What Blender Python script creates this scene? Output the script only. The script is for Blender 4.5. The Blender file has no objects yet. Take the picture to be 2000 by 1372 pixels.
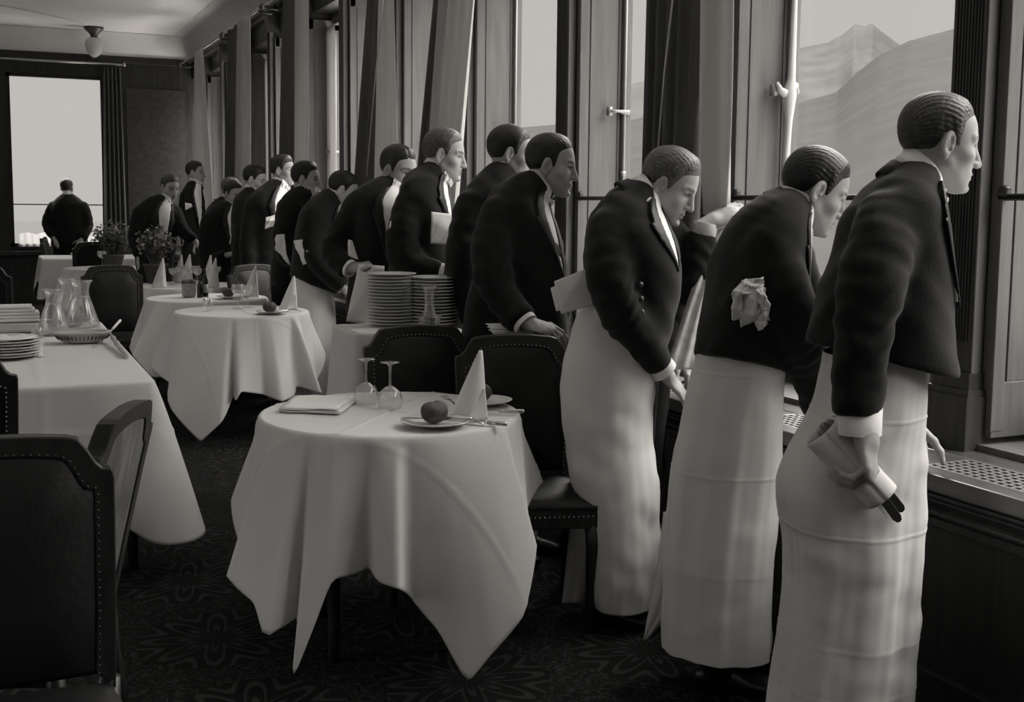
import bpy, bmesh, math, random
import numpy as np
from mathutils import Vector, Matrix
random.seed(7)
SC = bpy.context.scene
COL = SC.collection
PI = math.pi

# ---------------------------------------------------------------- camera
FPX, PPY, YAW, PITCH, ROLL, EYE = 2295.7, 638.8, 0.41746, 0.10340, 0.009706, 1.45
_f = np.array([math.sin(YAW)*math.cos(PITCH), math.cos(YAW)*math.cos(PITCH), -math.sin(PITCH)])
_r0 = np.array([math.cos(YAW), -math.sin(YAW), 0.0])
_u0 = np.cross(_r0, _f)
CR = _r0*math.cos(ROLL) + _u0*math.sin(ROLL)
CU = -_r0*math.sin(ROLL) + _u0*math.cos(ROLL)
CF = _f
CAM0 = np.array([0.0, 0.0, EYE])
cd = bpy.data.cameras.new('camera'); cam = bpy.data.objects.new('camera', cd); COL.objects.link(cam)
cd.sensor_fit = 'HORIZONTAL'; cd.sensor_width = 36.0; cd.lens = 36.0*FPX/2000.0
cd.shift_y = (PPY-686.0)/2000.0
cd.clip_start = 0.05; cd.clip_end = 20000
cam.matrix_world = Matrix(((CR[0], CU[0], -CF[0], 0), (CR[1], CU[1], -CF[1], 0), (CR[2], CU[2], -CF[2], EYE), (0, 0, 0, 1)))
SC.camera = cam

def ray(px, py):
    return (px-1000.0)/FPX*CR - (py-PPY)/FPX*CU + CF
def PX(px, py, d):                 # point of the place seen at a photo position, d metres deep
    return CAM0 + ray(px, py)*d
def ATZ(px, py, z):
    r = ray(px, py); return CAM0 + r*((z-EYE)/r[2])
def DEP(p):
    return float(np.dot(np.asarray(p, float)-CAM0, CF))

# ---------------------------------------------------------------- view, sky, light
SC.view_settings.view_transform = 'Standard'; SC.view_settings.look = 'None'
SC.view_settings.gamma = 1.0; SC.view_settings.use_curve_mapping = False
SC.view_settings.exposure = 0.0
LR, LG, LB = 1.0, 0.965, 0.915     # warm light, as the print is toned
TR, TG, TB = 1.0, 0.99, 0.975      # nearly neutral greys
w = bpy.data.worlds.new('world'); SC.world = w; w.use_nodes = True
nt = w.node_tree; nt.nodes.clear()
out = nt.nodes.new('ShaderNodeOutputWorld'); bg = nt.nodes.new('ShaderNodeBackground')
tc = nt.nodes.new('ShaderNodeTexCoord'); sep = nt.nodes.new('ShaderNodeSeparateXYZ')
nt.links.new(tc.outputs['Generated'], sep.inputs[0])
rmp = nt.nodes.new('ShaderNodeValToRGB')   # overcast sky: brighter towards the zenith
rmp.color_ramp.interpolation = 'EASE'
e = rmp.color_ramp.elements
SKY_LO, SKY_HI = 0.56, 11.0
e[0].position = 0.19; e[0].color = (SKY_LO*LR, SKY_LO*LG, SKY_LO*LB, 1)
e[1].position = 0.60; e[1].color = (SKY_HI*LR, SKY_HI*LG, SKY_HI*LB, 1)
nt.links.new(sep.outputs['Z'], rmp.inputs[0])
# the sun stands veiled behind the photographer: that half of the sky is brighter
dt = nt.nodes.new('ShaderNodeVectorMath'); dt.operation = 'DOT_PRODUCT'
sd = Vector((-0.80, -0.58, -0.05)).normalized(); dt.inputs[1].default_value = sd
nt.links.new(tc.outputs['Generated'], dt.inputs[0])
mr = nt.nodes.new('ShaderNodeMapRange'); mr.interpolation_type = 'SMOOTHSTEP'
mr.inputs['From Min'].default_value = -0.1; mr.inputs['From Max'].default_value = 1.0
mr.inputs['To Min'].default_value = 1.0; mr.inputs['To Max'].default_value = 1.0
nt.links.new(dt.outputs['Value'], mr.inputs['Value'])
nt.links.new(rmp.outputs[0], bg.inputs[0]); nt.links.new(mr.outputs[0], bg.inputs[1])
nt.links.new(bg.outputs[0], out.inputs[0])

# ---------------------------------------------------------------- materials
MATS = {}
def mat(name, v, rough=0.7, noise=0.0, nscale=8.0, bump=0.0, bscale=60.0, spec=0.3, metal=0.0, stretch=None, v2=None, sheen=0.0, trans=0.0, attr=None):
    """procedural grey material; v is its albedo"""
    if name in MATS: return MATS[name]
    m = bpy.data.materials.new(name); m.use_nodes = True
    n = m.node_tree.nodes; L = m.node_tree.links
    b = n['Principled BSDF']
    b.inputs['Roughness'].default_value = rough; b.inputs['Metallic'].default_value = metal
    b.inputs['Specular IOR Level'].default_value = spec
    if sheen: b.inputs['Sheen Weight'].default_value = sheen
    c0 = (v*TR, v*TG, v*TB, 1)
    tcn = n.new('ShaderNodeTexCoord'); mp = n.new('ShaderNodeMapping')
    L.new(tcn.outputs['Object'], mp.inputs[0])
    if stretch: mp.inputs['Scale'].default_value = stretch
    if noise or v2 is not None:
        nz = n.new('ShaderNodeTexNoise'); nz.inputs['Scale'].default_value = nscale; nz.inputs['Detail'].default_value = 6
        L.new(mp.outputs[0], nz.inputs['Vector'])
        cr = n.new('ShaderNodeValToRGB'); L.new(nz.outputs['Fac'], cr.inputs[0])
        lo = v*(1-noise); hi = v*(1+noise) if v2 is None else v2
        cr.color_ramp.elements[0].position = 0.3; cr.color_ramp.elements[1].position = 0.7
        cr.color_ramp.elements[0].color = (lo*TR, lo*TG, lo*TB, 1); cr.color_ramp.elements[1].color = (hi*TR, hi*TG, hi*TB, 1)
        L.new(cr.outputs[0], b.inputs['Base Color'])
    elif attr:
        at = n.new('ShaderNodeVertexColor'); at.layer_name = attr; L.new(at.outputs[0], b.inputs['Base Color'])
    else:
        b.inputs['Base Color'].default_value = c0
    if bump:
        nb = n.new('ShaderNodeTexNoise'); nb.inputs['Scale'].default_value = bscale; nb.inputs['Detail'].default_value = 4
        L.new(mp.outputs[0], nb.inputs['Vector'])
        bp = n.new('ShaderNodeBump'); bp.inputs['Strength'].default_value = bump; bp.inputs['Distance'].default_value = 0.01
        L.new(nb.outputs['Fac'], bp.inputs['Height']); L.new(bp.outputs[0], b.inputs['Normal'])
    if trans:
        o = n['Material Output']; t = n.new('ShaderNodeBsdfTranslucent'); t.inputs[0].default_value = c0
        mx = n.new('ShaderNodeMixShader'); mx.inputs[0].default_value = trans
        L.new(b.outputs[0], mx.inputs[1]); L.new(t.outputs[0], mx.inputs[2]); L.new(mx.outputs[0], o.inputs[0])
    MATS[name] = m; return m

def glass_mat(name, tint=0.97, refl=0.2, haze=0.0):
    """thin clear glass: lets light through straight and mirrors at grazing angles"""
    if name in MATS: return MATS[name]
    m = bpy.data.materials.new(name); m.use_nodes = True; n = m.node_tree.nodes; L = m.node_tree.links
    n.remove(n['Principled BSDF'])
    t = n.new('ShaderNodeBsdfTransparent'); t.inputs[0].default_value = (tint, tint, tint, 1)
    g = n.new('ShaderNodeBsdfGlossy'); g.inputs['Roughness'].default_value = 0.03
    lw = n.new('ShaderNodeLayerWeight'); lw.inputs[0].default_value = 0.5
    pw = n.new('ShaderNodeMath'); pw.operation = 'POWER'; pw.inputs[1].default_value = 5.0; L.new(lw.outputs['Facing'], pw.inputs[0])
    ml = n.new('ShaderNodeMath'); ml.operation = 'MULTIPLY_ADD'; ml.inputs[1].default_value = 0.8*refl; ml.inputs[2].default_value = 0.03*refl
    L.new(pw.outputs[0], ml.inputs[0])
    mx = n.new('ShaderNodeMixShader'); L.new(ml.outputs[0], mx.inputs[0])
    L.new(t.outputs[0], mx.inputs[1]); L.new(g.outputs[0], mx.inputs[2]); last = mx
    if haze:
        df = n.new('ShaderNodeBsdfDiffuse'); df.inputs[0].default_value = (.9*TR, .9*TG, .9*TB, 1); m2 = n.new('ShaderNodeMixShader'); m2.inputs[0].default_value = haze
        L.new(mx.outputs[0], m2.inputs[1]); L.new(df.outputs[0], m2.inputs[2]); last = m2
    L.new(last.outputs[0], n['Material Output'].inputs[0])
    MATS[name] = m; return m

# ---------------------------------------------------------------- mesh builder
class MB:
    def __init__(s): s.v = []; s.f = []
    def add(s, vs, fs):
        k = len(s.v); s.v += [tuple(map(float, q)) for q in vs]; s.f += [tuple(i+k for i in f) for f in fs]; return s
    def box(s, x0, x1, y0, y1, z0, z1):
        v = [(x, y, z) for x in (x0, x1) for y in (y0, y1) for z in (z0, z1)]
        return s.add(v, [(0,1,3,2),(4,6,7,5),(0,4,5,1),(2,3,7,6),(0,2,6,4),(1,5,7,3)])
    def obox(s, c, ax, ay, az):            # box from centre and three half-axis vectors
        c, ax, ay, az = (np.asarray(q, float) for q in (c, ax, ay, az))
        v = [c+i*ax+j*ay+k*az for i in (-1,1) for j in (-1,1) for k in (-1,1)]
        return s.add(v, [(0,1,3,2),(4,6,7,5),(0,4,5,1),(2,3,7,6),(0,2,6,4),(1,5,7,3)])
    def tube(s, pts, r, n=10, cap=True):
        pts = [np.asarray(p, float) for p in pts]; rs = r if hasattr(r, '__len__') else [r]*len(pts)
        k = len(s.v); up = None
        for i, p in enumerate(pts):
            t = pts[min(i+1, len(pts)-1)]-pts[max(i-1, 0)]; t = t/(np.linalg.norm(t)+1e-12)
            if up is None: up = np.array([0,0,1.0]) if abs(t[2]) < .9 else np.array([1.0,0,0])
            a = np.cross(up, t); a /= np.linalg.norm(a)+1e-12; b = np.cross(t, a); up = b
            for j in range(n):
                th = 2*PI*j/n; s.v.append(tuple(p+rs[i]*(math.cos(th)*a+math.sin(th)*b)))
        for i in range(len(pts)-1):
            for j in range(n):
                j2 = (j+1) % n; s.f.append((k+i*n+j, k+i*n+j2, k+(i+1)*n+j2, k+(i+1)*n+j))
        if cap:
            s.f.append(tuple(k+j for j in range(n))[::-1]); s.f.append(tuple(k+(len(pts)-1)*n+j for j in range(n)))
        return s
    def lathe(s, prof, n=24, c=(0,0,0), sx=1.0, sy=1.0):
        k = len(s.v)
        for r, z in prof:
            for j in range(n):
                th = 2*PI*j/n; s.v.append((c[0]+sx*r*math.cos(th), c[1]+sy*r*math.sin(th), c[2]+z))
        for i in range(len(prof)-1):
            for j in range(n):
                j2 = (j+1) % n; s.f.append((k+i*n+j, k+i*n+j2, k+(i+1)*n+j2, k+(i+1)*n+j))
        if prof[0][0] > 1e-4: s.f.append(tuple(k+j for j in range(n))[::-1])
        if prof[-1][0] > 1e-4: s.f.append(tuple(k+(len(prof)-1)*n+j for j in range(n)))
        return s
    def grid(s, P, closed_u=False, closed_v=False):   # P[i][j] points
        k = len(s.v); ni = len(P); nj = len(P[0])
        for row in P:
            for q in row: s.v.append(tuple(map(float, q)))
        for i in range(ni if closed_u else ni-1):
            for j in range(nj if closed_v else nj-1):
                i2 = (i+1) % ni; j2 = (j+1) % nj
                s.f.append((k+i*nj+j, k+i*nj+j2, k+i2*nj+j2, k+i2*nj+j))
        return s
    def prism(s, poly, d0, d1, fn):        # extrude 2-D outline; fn(u, v, d) gives the point
        k = len(s.v); n = len(poly)
        for d in (d0, d1):
            for u, v in poly: s.v.append(tuple(map(float, fn(u, v, d))))
        s.f.append(tuple(k+i for i in range(n))[::-1]); s.f.append(tuple(k+n+i for i in range(n)))
        for i in range(n):
            j = (i+1) % n; s.f.append((k+i, k+j, k+n+j, k+n+i))
        return s

def setp(o, label=None, cat=None, group=None, kind=None):
    if label: o['label'] = label
    if cat: o['category'] = cat
    if group: o['group'] = group
    if kind: o['kind'] = kind
    return o
def root(name, loc, label, cat, group=None, rz=0.0):
    o = bpy.data.objects.new(name, None); COL.objects.link(o); o.location = Vector([float(q) for q in loc]); o.rotation_euler = (0, 0, rz)
    o.empty_display_size = 0.1
    return setp(o, label, cat, group)
def obj(name, mb, m, parent=None, world=True, smooth=False, bevel=0.0, solid=0.0, sub=0, auto=None):
    """links one mesh object; with world=True its vertices are given in room coordinates"""
    me = bpy.data.meshes.new(name); V = mb.v; off = None
    if parent is not None and world:
        off = np.zeros(3); q = parent
        while q is not None: off = off+np.array(q.location); q = q.parent
        V = [(a-off[0], b-off[1], c-off[2]) for a, b, c in V]
    me.from_pydata(V, [], mb.f); me.update()
    bm = bmesh.new(); bm.from_mesh(me); bmesh.ops.recalc_face_normals(bm, faces=bm.faces); bm.to_mesh(me); bm.free()
    o = bpy.data.objects.new(name, me); COL.objects.link(o)
    if m is not None: me.materials.append(m)
    if parent is not None: o.parent = parent
    if solid:
        md = o.modifiers.new('solid', 'SOLIDIFY'); md.thickness = solid; md.offset = 0
    if bevel:
        md = o.modifiers.new('bevel', 'BEVEL'); md.width = bevel; md.segments = 2; md.limit_method = 'ANGLE'; md.angle_limit = 0.7
    if sub:
        md = o.modifiers.new('sub', 'SUBSURF'); md.levels = sub; md.render_levels = sub
    if smooth:
        me.polygons.foreach_set('use_smooth', [True]*len(me.polygons))
        if auto:
            try: me.set_sharp_from_angle(angle=auto)
            except Exception: pass
    return o
def struct(name, mb, m, parent=None, **k):
    o = obj(name, mb, m, parent, **k)
    if parent is None: o['kind'] = 'structure'
    return o
def dup(o, parent=None):
    c = o.copy(); COL.objects.link(c)
    if parent is not None: c.parent = parent
    for ch in list(o.children):
        dup(ch, c)
    return c
def fold(x, seed=0.0):               # smooth pseudo-random wave
    return math.sin(x*1.0+seed*3.1)+0.55*math.sin(x*2.13+seed*1.7+1.0)+0.3*math.sin(x*4.37+seed*5.3+2.0)
# ================================================================ THE ROOM
XW, YB, ZC = 2.70, 17.85, 3.82          # window posts' inner face, back wall, ceiling
XL, YF = -5.2, -4.5
M_dark = mat('dark_oak', 0.028, 0.45, noise=0.35, nscale=6, stretch=(6, 6, 0.6), spec=0.35)
M_post = mat('post_oak', 0.045, 0.5, noise=0.3, nscale=6, stretch=(6, 6, 0.5), spec=0.3)
M_paint = mat('worn_grey_paint', 0.13, 0.6, noise=0.16, nscale=9, stretch=(3, 3, 0.25), bump=0.15, bscale=25, spec=0.3)
M_strip = mat('pale_grey_paint', 0.16, 0.55, noise=0.06, nscale=8, stretch=(3, 3, 0.3), spec=0.3)
M_plaster = mat('cream_plaster', 0.90, 0.9, noise=0.03, nscale=3, bump=0.05, bscale=20, spec=0.1)
M_frieze = mat('frieze_plaster', 0.72, 0.9, noise=0.05, nscale=3, spec=0.1)
M_cloth_wall = mat('dark_wall_cloth', 0.055, 0.85, noise=0.18, nscale=14, bump=0.1, bscale=120, spec=0.1)
M_iron = mat('dark_iron', 0.05, 0.4, metal=0.7, spec=0.5)
M_brass = mat('dull_brass', 0.45, 0.35, metal=0.8, spec=0.5)
M_glass = glass_mat('window_glass')

# floor with a dark patterned carpet
def carpet():
    m = bpy.data.materials.new('patterned_carpet'); m.use_nodes = True; n = m.node_tree.nodes; L = m.node_tree.links
    b = n['Principled BSDF']; b.inputs['Roughness'].default_value = 0.95; b.inputs['Specular IOR Level'].default_value = 0.05
    tcn = n.new('ShaderNodeTexCoord'); mp = n.new('ShaderNodeMapping'); L.new(tcn.outputs['Object'], mp.inputs[0])
    def math_(op, a, b2=None):
        q = n.new('ShaderNodeMath'); q.operation = op
        for i, x in enumerate((a, b2)):
            if x is None: continue
            if isinstance(x, (int, float)): q.inputs[i].default_value = x
            else: L.new(x, q.inputs[i])
        return q.outputs[0]
    # medallions on a staggered grid: rings and petals around each cell centre
    vo = n.new('ShaderNodeTexVoronoi'); vo.inputs['Scale'].default_value = 1.55; vo.inputs['Randomness'].default_value = 0.0
    L.new(mp.outputs[0], vo.inputs['Vector'])
    ps = n.new('ShaderNodeVectorMath'); ps.operation = 'SUBTRACT'; L.new(mp.outputs[0], ps.inputs[0]); L.new(vo.outputs['Position'], ps.inputs[1])
    sx = n.new('ShaderNodeSeparateXYZ'); L.new(ps.outputs[0], sx.inputs[0])
    ang = math_('ARCTAN2', sx.outputs[1], sx.outputs[0])
    pet = math_('MULTIPLY', math_('SINE', math_('MULTIPLY', ang, 8.0)), 0.12)
    d = math_('ADD', vo.outputs['Distance'], pet)
    ring = math_('SINE', math_('MULTIPLY', d, 34.0))
    nz = n.new('ShaderNodeTexNoise'); nz.inputs['Scale'].default_value = 11; nz.inputs['Detail'].default_value = 5; nz.inputs['Distortion'].default_value = 2.0
    L.new(mp.outputs[0], nz.inputs['Vector'])
    scr = math_('SINE', math_('MULTIPLY', nz.outputs['Fac'], 42.0))
    near = math_('LESS_THAN', vo.outputs['Distance'], 0.40)
    s = math_('ADD', math_('MULTIPLY', ring, near), math_('MULTIPLY', scr, math_('SUBTRACT', 1.0, near)))
    cr = n.new('ShaderNodeValToRGB'); L.new(s, cr.inputs[0]); e = cr.color_ramp.elements
    e[0].position = 0.35; e[0].color = (.011*TR, .011*TG, .011*TB, 1); e[1].position = 0.75; e[1].color = (.034*TR, .034*TG, .034*TB, 1)
    L.new(cr.outputs[0], b.inputs['Base Color'])
    nb = n.new('ShaderNodeTexNoise'); nb.inputs['Scale'].default_value = 300; L.new(mp.outputs[0], nb.inputs['Vector'])
    bp = n.new('ShaderNodeBump'); bp.inputs['Strength'].default_value = 0.5; bp.inputs['Distance'].default_value = 0.004
    L.new(nb.outputs['Fac'], bp.inputs['Height']); L.new(bp.outputs[0], b.inputs['Normal'])
    return m
struct('floor', MB().box(XL, 3.2, YF, YB+.3, -0.12, 0.0), carpet())
struct('ceiling', MB().box(XL-.2, 3.3, YF-.2, YB+.3, ZC, ZC+.12), M_plaster)

# walls the photograph does not show, with tall windows that let the day in
def pierced(axis, c, t, a0, a1, z0, z1, holes, name, m):
    mb = MB(); seg = sorted(holes); cur = a0
    def bx(p, q, zz0, zz1):
        if q-p < 1e-4 or zz1-zz0 < 1e-4: return
        if axis == 'x': mb.box(c, c+t, p, q, zz0, zz1)
        else: mb.box(p, q, c, c+t, zz0, zz1)
    for h0, h1, hz0, hz1 in seg:
        bx(cur, h0, z0, z1); bx(h0, h1, z0, hz0); bx(h0, h1, hz1, z1); cur = h1
    bx(cur, a1, z0, z1)
    return struct(name, mb, m)
pierced('x', XL-.25, .25, YF, YB, 0, ZC, [(1.4+2.6*i, 3.2+2.6*i, 0.75, 3.3) for i in range(5)], 'wall_left', M_frieze)
pierced('y', YF-.25, .25, XL, 3.2, 0, ZC, [(-4.6, -3.4, .75, 3.3)], 'wall_front', M_frieze)

# back wall with one window
pierced('y', YB, .25, XL, 3.2, 0, ZC, [(0.26, 1.55, 0.80, 3.21)], 'wall_back', M_dark)
struct('trim_1', MB().box(XL, 3.0, YB-.03, YB, 3.50, 3.80).add([(XL, YB-.03, 3.52), (3.0, YB-.03, 3.52), (3.0, YB-.16, ZC-.005), (XL, YB-.16, ZC-.005)], [(0, 1, 2, 3)]), M_frieze)
mb = MB().box(XL, 2.75, YB-.05, YB, 3.40, 3.50)
mb.box(XL, 2.75, YB-.07, YB, .68, .74); mb.box(XL, 2.75, YB-.03, YB, 0, .16)
for x in (-.6, .15, .9, 1.65, 2.3): mb.box(x, x+.06, YB-.025, YB, .16, .68)
struct('trim_2', mb, M_dark, bevel=.006)
struct('trim_3', MB().box(1.84, 2.66, YB-.012, YB, .80, 3.06), M_cloth_wall)
wn = struct('window_1', MB().box(.26, .31, YB+.05, YB+.12, .80, 3.21).box(1.50, 1.55, YB+.05, YB+.12, .80, 3.21).box(.26, 1.55, YB+.05, YB+.12, .80, .85).box(.26, 1.55, YB+.05, YB+.12, 3.16, 3.21).box(.31, 1.5, YB+.06, YB+.11, 1.385, 1.40), M_dark)
obj('window_pane', MB().box(.31, 1.50, YB+.08, YB+.086, .85, 3.16), M_glass, wn)
# net half-curtain's scalloped hem along the foot of that window
P = [[(.36+1.12*i/60, YB+.03+.012*math.sin(i*1.3), 0.80+h*(0.17+.03*abs(math.sin(i*.26)))) for i in range(61)] for h in (0, .5, 1)]
o = obj('net_curtain', MB().grid(P), mat('net', .6, .9, trans=.5), smooth=True); setp(o, 'low scalloped net curtain across the foot of the far end window', 'curtain')

# cove, cornice and curtain rail of the window wall
P = []
for i in range(9):
    a = PI/2*i/8; P.append([(2.86-.36*(1-math.cos(a)), y, 3.50+.315*math.sin(a)) for y in (YF, YB)])
struct('trim_4', MB().grid(P), M_frieze, smooth=True)
mb = MB().box(2.74, 2.95, YF, YB, 3.40, 3.50).box(2.70, 2.76, YF, YB, 3.455, 3.49)
struct('trim_5', mb, M_paint, bevel=.008)
mb = MB().box(2.80, 3.2, YF, YB, 3.20, 3.45)
mb.box(2.80, 3.1, YF, -.02, .6, 3.3)  # unseen infill added where windows would continue, to darken the near end
struct('wall_right', mb.box(2.45, 3.2, YF, YB, 0, .60), M_dark)

# sill cabinet under the windows
SX, SZ = 2.36, 0.72
mb = MB().box(2.42, 2.60, YF, YB, .0, .64)
for k in range(-2, 12):
    y = 2.05+1.38*k
    mb.box(2.395, 2.42, y-.09, y+.09, .14, .58)
mb.box(2.395, 2.42, YF, YB, .56, .64).box(2.395, 2.42, YF, YB, 0.02, .14)
P = [[(2.40-.035*math.sin(PI*t), y, .585+.05*t) for t in np.linspace(0, 1, 9)] for y in (YF, YB)]
mb.grid(P); P = [[(2.395-.02*math.sin(PI*t), y, .64+.03*t) for t in np.linspace(0, 1, 7)] for y in (YF, YB)]; mb.grid(P)
struct('trim_6', mb, M_dark, bevel=.005)
M_sill = mat('polished_oak_sill', 0.075, 0.28, noise=0.3, nscale=5, stretch=(8, .5, 8), spec=0.55)
mb = MB().box(SX, 2.44, YF, YB, .67, SZ).box(2.605, 2.72, YF, YB, .67, SZ).box(2.44, 2.605, YF, YB, .60, .655)
GR = [(-1.0, 2.55), (2.80, 3.36), (3.80, 5.20), (5.75, 8.0), (8.5, 10.6), (11.2, 16)]
prev = YF
for g0, g1 in GR: mb.box(2.44, 2.605, prev, g0, .67, SZ); prev = g1
mb.box(2.44, 2.605, prev, YB, .67, SZ)
sill = struct('trim_7', mb, M_sill, bevel=.006)
# pierced metal grilles let into the sill
for gi, (g0, g1) in enumerate(GR[:4]):
    mb = MB(); n = int(round((g1-g0)/.030)); st = (g1-g0)/n
    for i in range(n+1):
        y = g0+st*i; mb.box(2.44, 2.605, y-.005, y+.005, SZ-.008, SZ-.001)
    for i in range(7):
        x = 2.44+.165*i/6; mb.box(x-.005, x+.005, g0, g1, SZ-.0075, SZ-.0005)
    for i in range(n):                                 # rounded corners of each hole
        y = g0+st*(i+.5)
        if g1 > 9: break
        for j in range(6):
            x = 2.44+.165*(j+.5)/6
            for (dx, dy) in ((1, 1), (1, -1), (-1, 1), (-1, -1)):
                a = (x+dx*.0138, y+dy*st/2, SZ-.001); mb.add([a, (a[0]-dx*.008, a[1], a[2]), (a[0], a[1]-dy*.008, a[2])], [(0, 1, 2)])
    obj('radiator_grille', mb, mat('grille_metal', .22, .45, metal=.4), sill)

# fluted posts with an opened casement leaf folded out behind each
YM = [1.34+1.38*k for k in range(0, 12)]
wi = 2
for k, ym in enumerate(YM):
    x0 = XW; y0 = ym-.055; y1 = ym+.075
    mb = MB()
    nf = 9; fw = (y1-y0-.02)/nf
    poly = [(x0, y0), (x0, y0+.01)]
    for i in range(nf):
        a = y0+.01+fw*i
        poly += [(x0, a+fw*.18), (x0+.007, a+fw*.32), (x0+.007, a+fw*.68), (x0, a+fw*.82)]
    poly += [(x0, y1), (3.06, y1), (3.06, y0)]
    mb.prism(poly, 1.05, 3.30, lambda u, v, d: (u, v, d))
    mb.box(x0, 3.06, y0, y1, .95, 1.05)
    mb.box(x0-.012, 3.06, y0-.012, y1+.012, .90, .955)
    mb.box(x0-.022, 3.06, y0-.02, y1+.02, .885, .905)
    mb.box(x0-.03, 3.06, y0-.025, y1+.025, .72, .885)
    mb.box(x0-.025, 3.06, y0-.02, y1+.02, 3.20, 3.40)
    pst = struct('trim_%d' % (8+k), mb, M_post)
    st = obj('edge_strip', MB().box(x0+.002, x0+.040, y0-.006, y0, .955, 3.2), M_strip, pst); st['label'] = 'pale painted edge strip'
    # window: frame, pane, opened leaf with its bolt
    yn = y0-.002; yp = ym-1.38+.075
    fr = MB().box(2.98, 3.05, yp, yp+.035, .95, 3.2).box(2.98, 3.05, yp, yn, 3.10, 3.2).box(2.98, 3.05, yp, yn, .72, .93)
    fr.box(2.72, 3.06, yp, yn, .66, .74)
    wv = struct('window_%d' % wi, fr, M_paint); wi += 1
    obj('window_pane', MB().box(3.02, 3.026, yp+.035, yn, .93, 3.10), M_glass, wv)
    lf = MB(); lx0, lx1 = x0+.05, x0+.345; ly = yn-.035
    lf.box(lx0, lx1, ly, yn, .93, 3.12)                                     # panel
    lf.box(lx0-.004, lx0+.045, ly-.012, ly, .78, 3.14).box(lx1-.055, lx1, ly-.012, ly, .78, 3.14)
    lf.box(lx0, lx1, ly-.010, yn, .76, .93).box(lx0, lx1, ly-.012, ly, 3.05, 3.14)
    lf.box(lx0+.058, lx0+.064, ly-.006, ly, .93, 3.05).box(lx1-.075, lx1-.070, ly-.006, ly, .93, 3.05)
    leaf = obj('casement_leaf', lf, M_paint, wv, bevel=.003)
    if k < 8:
        rx = lx1-.045
        b = MB().tube([(rx, ly-.022, .95), (rx, ly-.022, 3.05)], .008, 8)
        zh = 1.93 if k % 2 else 1.92
        b.box(rx-.02, rx+.03, ly-.03, ly-.010, zh-.012, zh+.012)
        b.tube([(rx, ly-.034, zh), (rx-.05, ly-.045, zh+.002), (rx-.095, ly-.045, zh)], [.009, .007, .011], 8)
        b.box(rx-.012, rx+.012, ly-.03, ly-.012, 1.60, 1.63); b.box(rx-.105, rx-.085, ly-.05, ly-.02, zh-.022, zh+.022)
        obj('window_bolt', b, mat('bolt_metal', .28, .45, metal=.3), leaf, smooth=True)
    # slim iron rail across the light at breast height
    rl = MB().tube([(2.755, yp+.03, 1.487), (2.755, yn-.03, 1.487)], .011, 10)
    for yy in (yp+.02, yn-.045):
        rl.lathe([(.0, 0), (.020, 0), (.024, .008), (.016, .016), (.02, .024), (.012, .034), (0, .036)], 12, (2.755, yy, 1.487))
    for v in range(len(rl.v)): pass
    obj('curtain_rail', rl, M_iron, wv, smooth=True)
# ================================================================ OUTSIDE: snowy valley and mountains
def terrain(name, ridge, d_near, d_far, z_near, m, rows=26, amp=6.0, seed=1, sub=5, label=None):
    xs = []; ys = []
    for i in range(len(ridge)-1):
        for j in range(sub):
            t = j/sub; xs.append(ridge[i][0]*(1-t)+ridge[i+1][0]*t); ys.append(ridge[i][1]*(1-t)+ridge[i+1][1]*t)
    xs.append(ridge[-1][0]); ys.append(ridge[-1][1])
    rg = random.Random(seed); P = []
    for i, (px, py) in enumerate(zip(xs, ys)):
        r = ray(px, py); top = CAM0+r*d_far; h = r.copy(); h[2] = 0; hn = h
        col = []
        for k in range(rows+3):
            t = k/rows
            if k <= rows:
                p = CAM0+hn*(d_near+(d_far-d_near)*t); z = z_near+(top[2]-z_near)*t**1.15
                z += amp*fold(px*.035+t*9, seed)*fold(px*.012-t*5, seed+1)*math.sin(PI*t)*.6+amp*.12*rg.uniform(-1, 1)*t
            else:
                p = CAM0+hn*(d_far+(d_far-d_near)*.2*(k-rows)); z = top[2]-(k-rows)*.2*(top[2]-z_near)
            col.append((p[0], p[1], z))
        P.append(col)
    o = obj(name, MB().grid(P), m, smooth=True); o['kind'] = 'structure'
    return o
M_near = mat('wooded_slope', .036, .95, noise=.09, nscale=.02, spec=0.0)
M_far = mat('far_rock_and_snow', .050, .95, noise=.14, nscale=.006, spec=0.0)
M_ice = mat('valley_snow', .055, .9, noise=.05, nscale=.05, spec=0.0)
terrain('trim_30', [(600, 300), (850, 268), (1009, 250), (1091, 243), (1220, 237), (1262, 228), (1400, 218), (1535, 208), (1632, 181), (1671, 144), (1720, 106), (1775, 80), (1846, 61), (1920, 40), (2050, 0), (2300, -60), (2800, -120)], 260, 1500, -28, M_near, amp=0.0)
terrain('trim_31', [(1100, 190), (1300, 150), (1480, 120), (1570, 92), (1616, 83), (1644, 69), (1671, 47), (1687, 52), (1703, 46), (1726, 64), (1760, 89), (1850, 120), (2000, 150)], 3400, 6500, -30, M_far, amp=30, seed=4)
struct('trim_32', MB().add([(8, -900, -28), (1800, -900, -28), (1800, 1800, -28), (8, 1800, -28)], [(0, 1, 2, 3)]), M_ice)
struct('trim_33', MB().box(3.25, 9.0, -6, 24, -1.75, -1.6), mat('bounce_snow', .85, .9, spec=0.0))  # unseen slab added below the windows to bounce sky light onto the ceiling
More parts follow.
